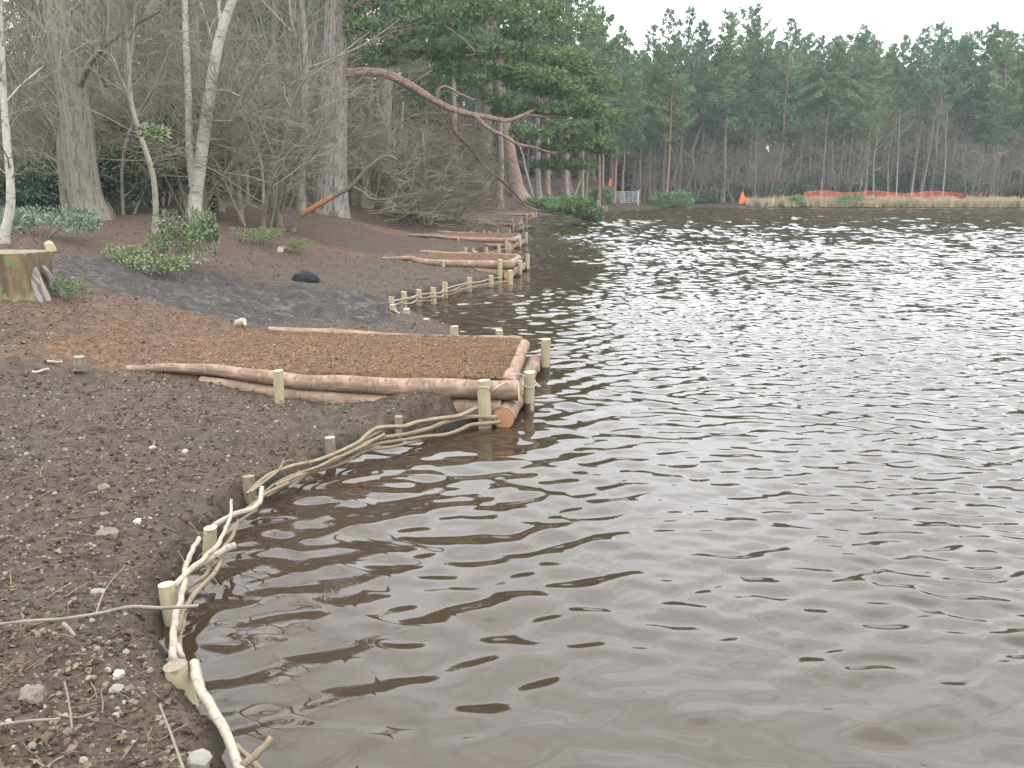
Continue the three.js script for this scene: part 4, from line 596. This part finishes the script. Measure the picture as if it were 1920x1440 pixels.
// --- wood beyond: too far in to tell the trees apart
{
  const g1 = pine(41, { H: 18, r: 0.2, c0: 0.3, cr: 3.0, nb: 30, per: 26, tuft: 0.55, k: 5 }), tint = (g, c) => { const n = g.attributes.position.count, a = new Float32Array(n * 3); for (let i = 0; i < n; i++) a.set(c, i * 3); g.setAttribute('color', new THREE.BufferAttribute(a, 3)); return g; };
  const geo = mergeGeometries([tint(g1.trunk, [0.12, 0.095, 0.08]), g1.crown]);
  const pts = scatter(420, 81, [-95, 100, 96, 150], (x, z) => Math.abs(x) < 0.68 * -z + 8 && inland(x, z) > 14, 2.6), m = new THREE.InstancedMesh(geo, M.plain, pts.length), X = new THREE.Matrix4();
  pts.forEach(([x, z, a, b, c], i) => { const s = 0.75 + 0.2 * a; m.setMatrixAt(i, X.compose(onGround(x, z), new THREE.Quaternion().setFromAxisAngle(V(0, 1, 0), b * 6.28), V(s, s, s))); });
  m.name = 'distant_wood'; m.userData = { kind: 'stuff', label: 'dark mass of pines filling the depth of the wood', category: 'woodland' }; m.castShadow = m.receiveShadow = true; scene.add(m);
  const u = leafGeo(28, { lobes: 10, w: 2.2, h: 3.2, n: 1400, leaf: 0.5, cols: [[0.035, 0.045, 0.03], [0.06, 0.055, 0.04]] }), up = scatter(460, 82, [-90, 95, 60, 130], (x, z) => Math.abs(x) < 0.68 * -z + 8 && inland(x, z) > 11, 1.9), um = new THREE.InstancedMesh(u.crown, M.leaf, up.length);
  up.forEach(([x, z, a, b, c], i) => { const s = 0.8 + 0.7 * a; um.setMatrixAt(i, X.compose(onGround(x, z), new THREE.Quaternion().setFromAxisAngle(V(0, 1, 0), b * 6.28), V(s, s * (0.8 + 0.6 * c), s))); });
  um.name = 'distant_undergrowth'; um.userData = { kind: 'stuff', label: 'dim undergrowth filling the depth of the wood', category: 'undergrowth' }; um.castShadow = um.receiveShadow = true; scene.add(um);
}
console.log('trees');

// ---------------------------------------------------------------- stump, netting, gate and other things of the bank
{
  const D = 9.2, o = at(22, 545, D); o.y = gy(o.x, o.z); const t = thing('tree_stump', 'old rotten tree stump with orange-brown crumbling wood at the picture edge', 'stump', o), b = new Builder(), n = 12, P = [], R = [];
  for (let i = 0; i <= n; i++) { const q = i / n; P.push(V(0, -0.1 + q * 0.5, 0)); R.push(lerp(0.46, 0.36, Math.pow(q, 0.5))); }
  b.tube(P, R, 48, { tile: 0.7, wob: 0.14, seed: 5, wf: 1.4, flute: (a, q) => (0.13 - 0.05 * q) * Math.sin(a * 7 + Math.sin(a * 2)) + 0.05 * Math.sin(a * 17) });
  const mat = std({ map: tex(256, 256, (u, v) => { const a = perf(u, v, 12, 2, 4, 5), c = perf(u, v, 5, 4, 3, 15); let k = mix3([0.035, 0.026, 0.018], [0.13, 0.095, 0.058], a); k = mix3(k, [0.2, 0.095, 0.032], smooth(0.55, 0.72, c) * 0.7); return mix3(k, [0.1, 0.12, 0.06], smooth(0.55, 0.7, perf(u, v, 6, 5, 3, 25)) * 0.8); }), bumpMap: tex(256, 256, (u, v) => perf(u, v, 20, 3, 4, 5), false), bumpScale: 0.02 });
  const bg = b.geo(); part('body', bg, mat, t);
  const bp = bg.attributes.position, ring = Array.from({ length: 48 }, (_, j) => V(bp.getX(n * 49 + j), bp.getY(n * 49 + j), bp.getZ(n * 49 + j))), tb = new Builder(), c0 = V(0, 0.385, 0);
  for (let j = 0; j < 48; j++) { const A = ring[j], B = ring[(j + 1) % 48], p = A.clone().lerp(c0, 0.35), q = B.clone().lerp(c0, 0.35); p.y += 0.02 * n2(j * 0.7, 3); q.y += 0.02 * n2(((j + 1) % 48) * 0.7, 3); tb.tri(A, B, q); tb.tri(A, q, p); tb.tri(p, q, c0); }
  part('cut_top', tb.geo(), std({ map: tex(128, 128, (u, v) => mix3([0.07, 0.065, 0.045], [0.17, 0.16, 0.115], perf(u, v, 9, 9, 4, 6))) }), t);
  const root = (list, r0, r1) => part('root', new Builder().tube(path(list, 12), taper(12, r0, r1), 10, { tile: 0.6, wob: 0.15, seed: r0 * 90 }).geo(), M.pineBark, t);
  root([V(0.28, 0.36, 0.12), V(0.33, 0.2, 0.16), V(0.4, 0.05, 0.2), V(0.46, -0.12, 0.22)], 0.055, 0.08); root([V(0.3, 0.34, 0.0), V(0.4, 0.18, 0.0), V(0.52, -0.1, 0.02)], 0.03, 0.04); root([V(-0.05, 0.15, 0.35), V(0.02, 0.0, 0.46), V(0.08, -0.15, 0.55)], 0.07, 0.06);
}
{ const o = at(570, 468, 15.6); o.y = gy(o.x, o.z) - 0.03; const g = new THREE.SphereGeometry(1, 40, 24), p = g.attributes.position; for (let i = 0; i < p.count; i++) { const x = p.getX(i), y = p.getY(i), z = p.getZ(i), w = 1 + 0.1 * n3(x * 1.6, y * 1.6, z * 1.6) + 0.05 * Math.abs(n3(x * 5, y * 5, z * 5)); p.setXYZ(i, x * w * 0.25, Math.max(-0.02, y * w * 0.17 + 0.03), z * w * 0.18); } g.computeVertexNormals();
  const m = part(numbered('black_sack'), g, std({ color: new THREE.Color().setRGB(0.006, 0.006, 0.007), roughness: 0.75 }), scene); m.position.copy(o); tag(m, 'low rounded black sack-like lump lying on the muddy bank', 'sack'); }
function offcut(name, label, pxx, pyy, D, r, len, mat, dir, cut = M.cutPale) { const o = at(pxx, pyy, D); o.y = gy(o.x, o.z); const t = thing(name, label, 'wood', o); const d = dir.normalize(); log(t, [V(0, r * 0.7, 0), V(0, r * 0.7, 0).addScaledVector(d, len * 0.5), V(0, r * 0.7, 0).addScaledVector(d, len)], r, r * 0.9, pxx * 0.01, { n: 8, rs: 12, mat, cut0: cut, cut1: cut, name: 'log' }); return t; }
offcut('log_offcut', 'pale sawn stub standing at the back edge of the nearest chip path', 445, 608, 9.7, 0.05, 0.1, M.peeled, V(0.9, 0.3, 0.2)); offcut('log_offcut', 'short mossy stub beside the thin end of the nearest front log', 152, 704, 7.3, 0.05, 0.11, M.dirtyPost, V(0.1, 1, 0.1), M.dirtyPost); offcut('log_offcut', 'pale cut log end lying behind the stump', 90, 424, 13.6, 0.08, 0.25, M.peeled, V(-0.5, 0.2, -0.8)); offcut('stick', 'pale straight stick lying near the mossy stub', 90, 694, 7.4, 0.012, 0.14, M.paleRod, V(1, 0.03, 0.1)); offcut('stick', 'forked pale stick on the bare soil near the mossy stub', 62, 708, 7.1, 0.014, 0.13, M.paleRod, V(0.9, 0.1, -0.6)); offcut('log_offcut', 'orange sawn branch end on the ground by the coppiced tree', 523, 421, 18.2, 0.07, 0.2, M.mossBark, V(0.15, 0.1, -1), M.cutPale);
{ const o = G(185, 1150, 0.28), t = thing('fallen_twig', 'long thin grey twig lying across the soil to the woven edging', 'twig', o); part('stem', new Builder().tube(path(px([[-20, 1172, 0.3], [60, 1164, 0.3], [120, 1160, 0.3], [185, 1150, 0.31], [245, 1138, 0.31], [300, 1140, 0.27], [372, 1136, 0.24]]).map((p) => p.sub(o)), 40), taper(40, 0.006, 0.008), 6, { tile: 0.2, wob: 0.2 }).geo(), M.twig, t); part('shoot', new Builder().tube(path(px([[180, 1151, 0.3], [195, 1110, 0.34], [235, 1060, 0.33]]).map((p) => p.sub(o)), 10), taper(10, 0.004, 0.002), 5, {}).geo(), M.twig, t); }
[['short dry stalk standing up from the soil at the lower edge', [[345, 1445, 0.26], [322, 1380, 0.34], [299, 1320, 0.42]], 0.005], ['thin upright twig at the lower corner of the soil', [[135, 1365, 0.28], [130, 1320, 0.34], [121, 1278, 0.4]], 0.004], ['pale twig lying flat at the lower corner of the soil', [[-10, 1360, 0.3], [50, 1352, 0.3], [110, 1348, 0.3]], 0.006], ['split pale twig lying beside the thin upright twig', [[110, 1340, 0.3], [145, 1345, 0.3], [180, 1335, 0.31]], 0.004], ['stubby grey stick on the soil under the long twig', [[120, 1170, 0.28], [130, 1180, 0.29], [140, 1192, 0.28]], 0.011]].forEach(([l, pts, r], i) => { const P = px(pts), o = P[0].clone(); const t = thing('dry_twig', l, 'twig', o); part('stem', new Builder().tube(path(P.map((p) => p.clone().sub(o)), 12), taper(12, r, r * 0.6), 6, { tile: 0.2, wob: 0.2, caps: true, seed: i }).geo(), M.twig, t); });
{ // orange safety netting
  const mat = std({ color: new THREE.Color().setRGB(0.75, 0.1, 0.03), roughness: 0.6, side: THREE.DoubleSide });
  const net = (label, list, h, seed, dense) => {
    const base = list.map(([x, d]) => baseAt(x, d)), o = base[0].clone(), t = thing('orange_netting', label, 'netting', o), N = 60, P = path(base, N), b = new Builder(), r = mulberry(seed), hs = P.map((_, i) => h(i / N));
    const strip = (a, c, w) => { const d = c.clone().sub(a), s = Math.abs(d.y) > 0.3 * d.length() ? V(w, 0, 0) : V(0, w, 0), k = b.n; for (const [p, q] of [[a, -1], [a, 1], [c, -1], [c, 1]]) b.v(p.x + s.x * q - o.x, p.y + s.y * q - o.y, p.z - o.z, 0, 0); b.i.push(k, k + 2, k + 1, k + 1, k + 2, k + 3); };
    for (let i = 0; i < N; i++) for (let j = 0; j <= dense; j++) { const A = P[i].clone(), B = P[i + 1].clone(); A.y += 0.05 + hs[i] * j / dense; B.y += 0.05 + hs[i + 1] * j / dense; A.z += 0.05 * n2(i * 0.5, j); B.z += 0.05 * n2(i * 0.5 + 0.5, j); strip(A, B, j === dense || j === 0 ? 0.016 : 0.009); if (j < dense) { const k = 3; for (let m = 0; m < k; m++) { const f = m / k, C = A.clone().lerp(B, f), E = C.clone(); E.y += lerp(hs[i], hs[i + 1], f) / dense; strip(C, E, 0.01); } } }
    part('mesh', b.geo(), mat, t);
    for (let i = 0; i <= N; i += 12) { const p = P[i].clone().sub(o); part('post', new Builder().tube([p.clone().add(V(0, -0.2, 0)), p.clone().add(V(0, hs[i] + 0.15, 0))], [0.02, 0.02], 6, { caps: true }).geo(), M.wire, t); }
  };
  net('long low run of orange safety netting behind the pale grass', [[1500, 87], [1580, 86.8], [1660, 86.6], [1740, 86.4], [1830, 86]], (q) => 1.15 + 0.12 * Math.sin(q * 19) - 0.2 * q, 3, 6);
  net('short sagging orange netting running from the bright orange flag', [[1383, 87], [1400, 87], [1425, 86.8], [1445, 86.6]], (q) => 0.3 + 0.75 * Math.exp(-q * 5), 4, 5);
  const o = baseAt(1385, 86.9), t = thing('orange_flag', 'bright orange bunched end of the netting hung on its post', 'netting', o), b = new Builder(); const f = [[-0.28, 0.05], [0.35, 0.1], [0.28, 0.5], [0.12, 1.15], [0.05, 1.2], [-0.15, 0.6]]; const sh = new THREE.Shape(f.map(([x, y]) => new THREE.Vector2(x, y))), e = new THREE.ExtrudeGeometry(sh, { depth: 0.08, bevelEnabled: true, bevelSize: 0.02, bevelThickness: 0.02, bevelSegments: 1 }); part('cloth', e, std({ color: new THREE.Color().setRGB(0.8, 0.1, 0.03), roughness: 0.6 }), t); part('post', b.tube([V(0.08, -0.3, -0.03), V(0.08, 1.35, -0.03)], [0.03, 0.03], 8, { caps: true }).geo(), M.wire, t);
  const o2 = baseAt(1141, 82); const t2 = thing('orange_flag', 'small orange scrap hanging beside the metal gate', 'netting', o2); o2.y += 0; part('cloth', new THREE.ExtrudeGeometry(new THREE.Shape([[-0.16, 0.9], [0.14, 0.85], [0.18, 1.5], [-0.1, 1.55]].map(([x, y]) => new THREE.Vector2(x, y))), { depth: 0.05, bevelEnabled: false }), std({ color: new THREE.Color().setRGB(0.7, 0.13, 0.06) }), t2); part('post', new Builder().tube([V(0, -0.2, -0.04), V(0, 1.6, -0.04)], [0.04, 0.04], 6, { caps: true }).geo(), M.paleTwig, t2);
}
{ // galvanised field gate
  const o = baseAt(1172, 82), t = thing('metal_gate', 'galvanised metal field gate on the bank at the corner of the lake', 'gate', o), m = std({ color: new THREE.Color().setRGB(0.36, 0.38, 0.39), metalness: 0.35, roughness: 0.55 }), bar = (n, a, b, r) => part(n, new Builder().tube([a, b], [r, r], 7, { caps: true }).geo(), m, t);
  for (let i = 0; i < 6; i++) bar('rail', V(-1, 0.22 + i * 0.19, 0), V(1, 0.22 + i * 0.19, 0), 0.026); for (let i = 0; i < 6; i++) bar('upright', V(-1 + i * 0.4, 0.2, 0.01), V(-1 + i * 0.4, 1.2, 0.01), 0.024); bar('post', V(-1.1, -0.3, 0), V(-1.1, 1.35, 0), 0.06); bar('post', V(1.1, -0.3, 0), V(1.1, 1.35, 0), 0.06);
}
// ---------------------------------------------------------------- loose matter on the ground
function stoneGeo(seed, f = 0.7) { const g = new THREE.IcosahedronGeometry(1, 2), p = g.attributes.position; for (let i = 0; i < p.count; i++) { const x = p.getX(i), y = p.getY(i), z = p.getZ(i), w = 1 + 0.28 * n3(x * 1.1 + seed * 5, y * 1.1, z * 1.1) + 0.08 * n3(x * 3 + seed, y * 3, z * 3); p.setXYZ(i, x * w, y * w * f, z * w * 0.85); } g.computeVertexNormals(); return g; }
function cast(name, label, category, geo, mat, list) { const m = new THREE.InstancedMesh(geo, mat, list.length), X = new THREE.Matrix4(), q = new THREE.Quaternion(), e = new THREE.Euler(), c = new THREE.Color(); list.forEach((l, i) => { e.set(...l.rot); X.compose(l.pos, q.setFromEuler(e), l.scale); m.setMatrixAt(i, X); m.setColorAt(i, c.setRGB(...l.col)); }); m.name = name; m.userData = { kind: 'stuff', label, category }; m.castShadow = m.receiveShadow = true; scene.add(m); return m; }
const spots = (n, seed, gen) => { const r = mulberry(seed), out = []; for (let i = 0; i < n * 6 && out.length < n; i++) { const s = gen(r); if (s) out.push(s); } return out; };
// a spot on the bank, thinning out evenly with distance along it
const bankSpot = (r, d0, d1, minS) => { const d = d0 * Math.pow(d1 / d0, r()), x = lerp(-0.64 * d - 0.3, 0.2, r()), z = -d, s = inland(x, z); if (s < minS) return null; return [x, z, s, d]; };
cast('soil_clods', 'dark crumbs and clods of soil covering the bare bank', 'soil', stoneGeo(1, 0.75), std({ color: 0xcccccc }), spots(20000, 91, (r) => { const b = bankSpot(r, 2.2, 20, 0.02); if (!b || (mudAt(b[0], b[1]) > 0.2 && r() < 0.93) || (chipAt(b[0], b[1]) > 0.4 && r() < 0.9)) return null; const s = (0.0035 + 0.013 * Math.pow(r(), 5)) * (1 + b[3] * 0.02), k = 0.8 + 1.1 * r(), y = ground(b[0], b[1], true, b[2]), red = smooth(2.5, 4, b[2]) * r(); return { pos: V(b[0], y + s * 0.05, b[1]), rot: [r() * 6, r() * 6, r() * 6], scale: V(s, s * 0.8, s), col: [(0.056 + 0.022 * red) * k, (0.042 + 0.003 * red) * k, 0.03 * k] }; }));
cast('gravel', 'small pale and brown pebbles scattered over the bare soil', 'gravel', stoneGeo(3, 0.6), std({ roughness: 0.8, color: 0xd6d6d6 }), spots(2600, 92, (r) => { const b = bankSpot(r, 2.2, 14, 0.14); if (!b || chipAt(b[0], b[1]) > 0.5) return null; const s = 0.004 + 0.011 * Math.pow(r(), 2.5), k = 0.5 + 0.6 * r(), w = r(); return { pos: V(b[0], ground(b[0], b[1], true, b[2]) + s * 0.25, b[1]), rot: [r() * 0.6, r() * 6, r() * 0.6], scale: V(s, s, s), col: [lerp(0.16, 0.27, w) * k, lerp(0.125, 0.235, w) * k, lerp(0.09, 0.19, w) * k] }; }));
{
  const b = new Builder(); const o = [[0, 0], [0.3, 0.16], [0.55, 0.32], [0.8, 0.2], [1, 0]]; for (let i = 0; i < 4; i++) for (const s of [1, -1]) { const a = o[i], c = o[i + 1], y = (q) => 0.18 * Math.sin(q[0] * 3) + 0.25 * q[1]; b.tri(V(a[0], y([a[0], 0]), 0), V(a[0], y(a), a[1] * s), V(c[0], y(c), c[1] * s)); b.tri(V(a[0], y([a[0], 0]), 0), V(c[0], y(c), c[1] * s), V(c[0], y([c[0], 0]), 0)); }
  cast('dead_leaves', 'curled brown dead leaves scattered over the soil', 'leaves', b.geo(), std({ side: THREE.DoubleSide, color: 0xcccccc }), spots(2600, 93, (r) => { const q = bankSpot(r, 2.2, 18, 0.14); if (!q || (chipAt(q[0], q[1]) > 0.4 && r() < 0.8) || (mudAt(q[0], q[1]) > 0.3 && r() < 0.8)) return null; const s = 0.02 + 0.035 * r() * r(), w = r(); return { pos: V(q[0], ground(q[0], q[1], true, q[2]) + 0.006, q[1]), rot: [(r() - 0.5) * 0.9 + (r() < 0.3 ? Math.PI : 0), r() * 6, (r() - 0.5) * 0.9], scale: V(s, s, s), col: mix3([0.21, 0.155, 0.105], [0.09, 0.057, 0.036], w) }; }));
  const tw = new Builder().tube(path([V(-0.5, 0, 0), V(-0.1, 0.02, 0.025), V(0.2, 0.0, -0.015), V(0.5, 0.02, 0.03)], 7), taper(7, 0.026, 0.014), 5, {}).geo();
  cast('twig_litter', 'broken twigs scattered over the soil', 'twigs', tw, std({ color: 0xcccccc }), spots(1500, 94, (r) => { const q = bankSpot(r, 2.2, 22, 0.14); if (!q) return null; const s = 0.05 + 0.16 * r() * r(), k = 0.5 + 0.8 * r(); return { pos: V(q[0], ground(q[0], q[1], true, q[2]) + 0.008, q[1]), rot: [(r() - 0.5) * 0.4, r() * 6, (r() - 0.5) * 0.3], scale: V(s, s * 0.8, s * 0.8), col: [0.2 * k, 0.15 * k, 0.1 * k] }; }));
  // wood chip: flat slivers on decks and paths
  const ch = new THREE.BoxGeometry(1, 0.16, 0.36), cpz = ch.attributes.position; for (let i = 0; i < cpz.count; i++) if (cpz.getX(i) > 0) cpz.setZ(i, cpz.getZ(i) * 0.5); ch.computeVertexNormals();
  const chipList = []; const r = mulberry(95); const counts = [22000, 7000, 3000, 1500, 900, 0];
  PLAT.forEach((p, k) => { for (let i = 0; i < counts[k] * 3 && chipList.length < 60000; i++) { if (i > counts[k] * 1.6) break; const lx = -0.08 - (p.L + 3) * Math.pow(r(), 1.3), lb = r() * (p.W + 0.3) - 0.12, w = pw(p, lx, lb); const c = chipAt(w.x, w.z); if (r() > c) continue; const s = (0.01 + 0.024 * r() * r()) * (1 + k * 0.25), t = r(), f = 0.6 + 0.7 * r(); chipList.push({ pos: V(w.x, ground(w.x, w.z, true) + 0.003 + 0.008 * r(), w.z), rot: [(r() - 0.5) * 0.8, r() * 6, (r() - 0.5) * 0.8], scale: V(s, s, s), col: mix3([0.12, 0.066, 0.038], r() < 0.06 ? [0.42, 0.33, 0.22] : [0.3, 0.18, 0.105], t).map((v) => v * f) }); } });
  cast('wood_chips', 'reddish brown wood chips spread over the platforms and paths', 'wood chips', ch, std({ color: 0xcccccc }), chipList);
}
{ // stones large enough to pick out
  const mats = [[0.15, 0.14, 0.12], [0.105, 0.085, 0.063], [0.25, 0.235, 0.21], [0.08, 0.07, 0.057]].map((c) => std({ color: new THREE.Color().setRGB(...c), roughness: 0.85, bumpMap: M.log.bumpMap, bumpScale: 0.002 })), gs = [stoneGeo(11), stoneGeo(12), stoneGeo(13)];
  [[361, 1335, 0.05, 0, 'grey-brown stone wedged between the lowest stake and the bank edge'], [217, 1222, 0.026, 2, 'small white stone on the soil beside the woven edging'], [214, 1256, 0.026, 0, 'rounded grey pebble below the small white stone'], [238, 1254, 0.02, 3, 'dark grey pebble next to the rounded grey one'], [200, 975, 0.055, 1, 'mossy brown stone half buried in the middle of the bare soil'], [195, 912, 0.04, 1, 'yellowish mossy clod-like stone above the half-buried one'], [180, 1437, 0.045, 0, 'grey stone at the bottom edge of the soil'], [315, 1040, 0.028, 3, 'round brown pebble behind the pale stakes'], [325, 1052, 0.022, 2, 'chalky white pebble beside the round brown pebble'], [57, 1290, 0.045, 1, 'tan leaf-coloured stone low in the corner'], [255, 952, 0.024, 2, 'white flinty pebble on the soil level with the half-buried stone'], [180, 1080, 0.03, 0, 'flat grey pebble in the bare soil above the long twig'], [345, 828, 0.024, 2, 'pale pebble on the soil before the nearest front log'], [285, 828, 0.024, 2, 'lone pale pebble on the slope of bare soil']].forEach(([x, y, s, m, l], i) => { const p = G(x, y, 0.27); const o = part(numbered('stone'), gs[i % 3], mats[m], scene); o.position.set(p.x, ground(p.x, p.z) + s * 0.25, p.z); o.rotation.y = i * 1.7; o.scale.setScalar(s); tag(o, l, 'stone', 'stones on the bare soil'); });
}
{ // pale dead grass along the far waterline
  const b = new Builder(); const r = mulberry(96); for (let i = 0; i < 26; i++) { const a = r() * 6.28, l = 0.4 + 0.35 * r(), q = 0.3 * r(), x = Math.cos(a) * 0.1 * r(), z = Math.sin(a) * 0.1 * r(); b.tri(V(x - 0.014, 0, z), V(x + 0.014, 0, z), V(x + Math.cos(a) * q, l, z + Math.sin(a) * q)); }
  cast('dead_grass', 'pale straw-coloured dead grass along the far waterline', 'grass', b.geo(), std({ side: THREE.DoubleSide }), spots(9000, 97, (q) => { const x = lerp(23, 58, q()), z = -lerp(72, 92, q()), s = inland(x, z); if (s < 0.1 || s > 2.3 || (x < 27 && q() > 0.4)) return null; const k = 0.75 + 0.5 * q(), c = 0.75 + 0.6 * q(); return { pos: V(x, gy(x, z) - 0.02, z), rot: [0, q() * 6, 0], scale: V(c, c * (0.6 + 0.8 * (0.5 + 0.5 * n2(x * 0.5, z))), c), col: [0.32 * k, 0.26 * k, 0.155 * k] }; }));
}
console.log('details');
renderer.render(scene, camera);
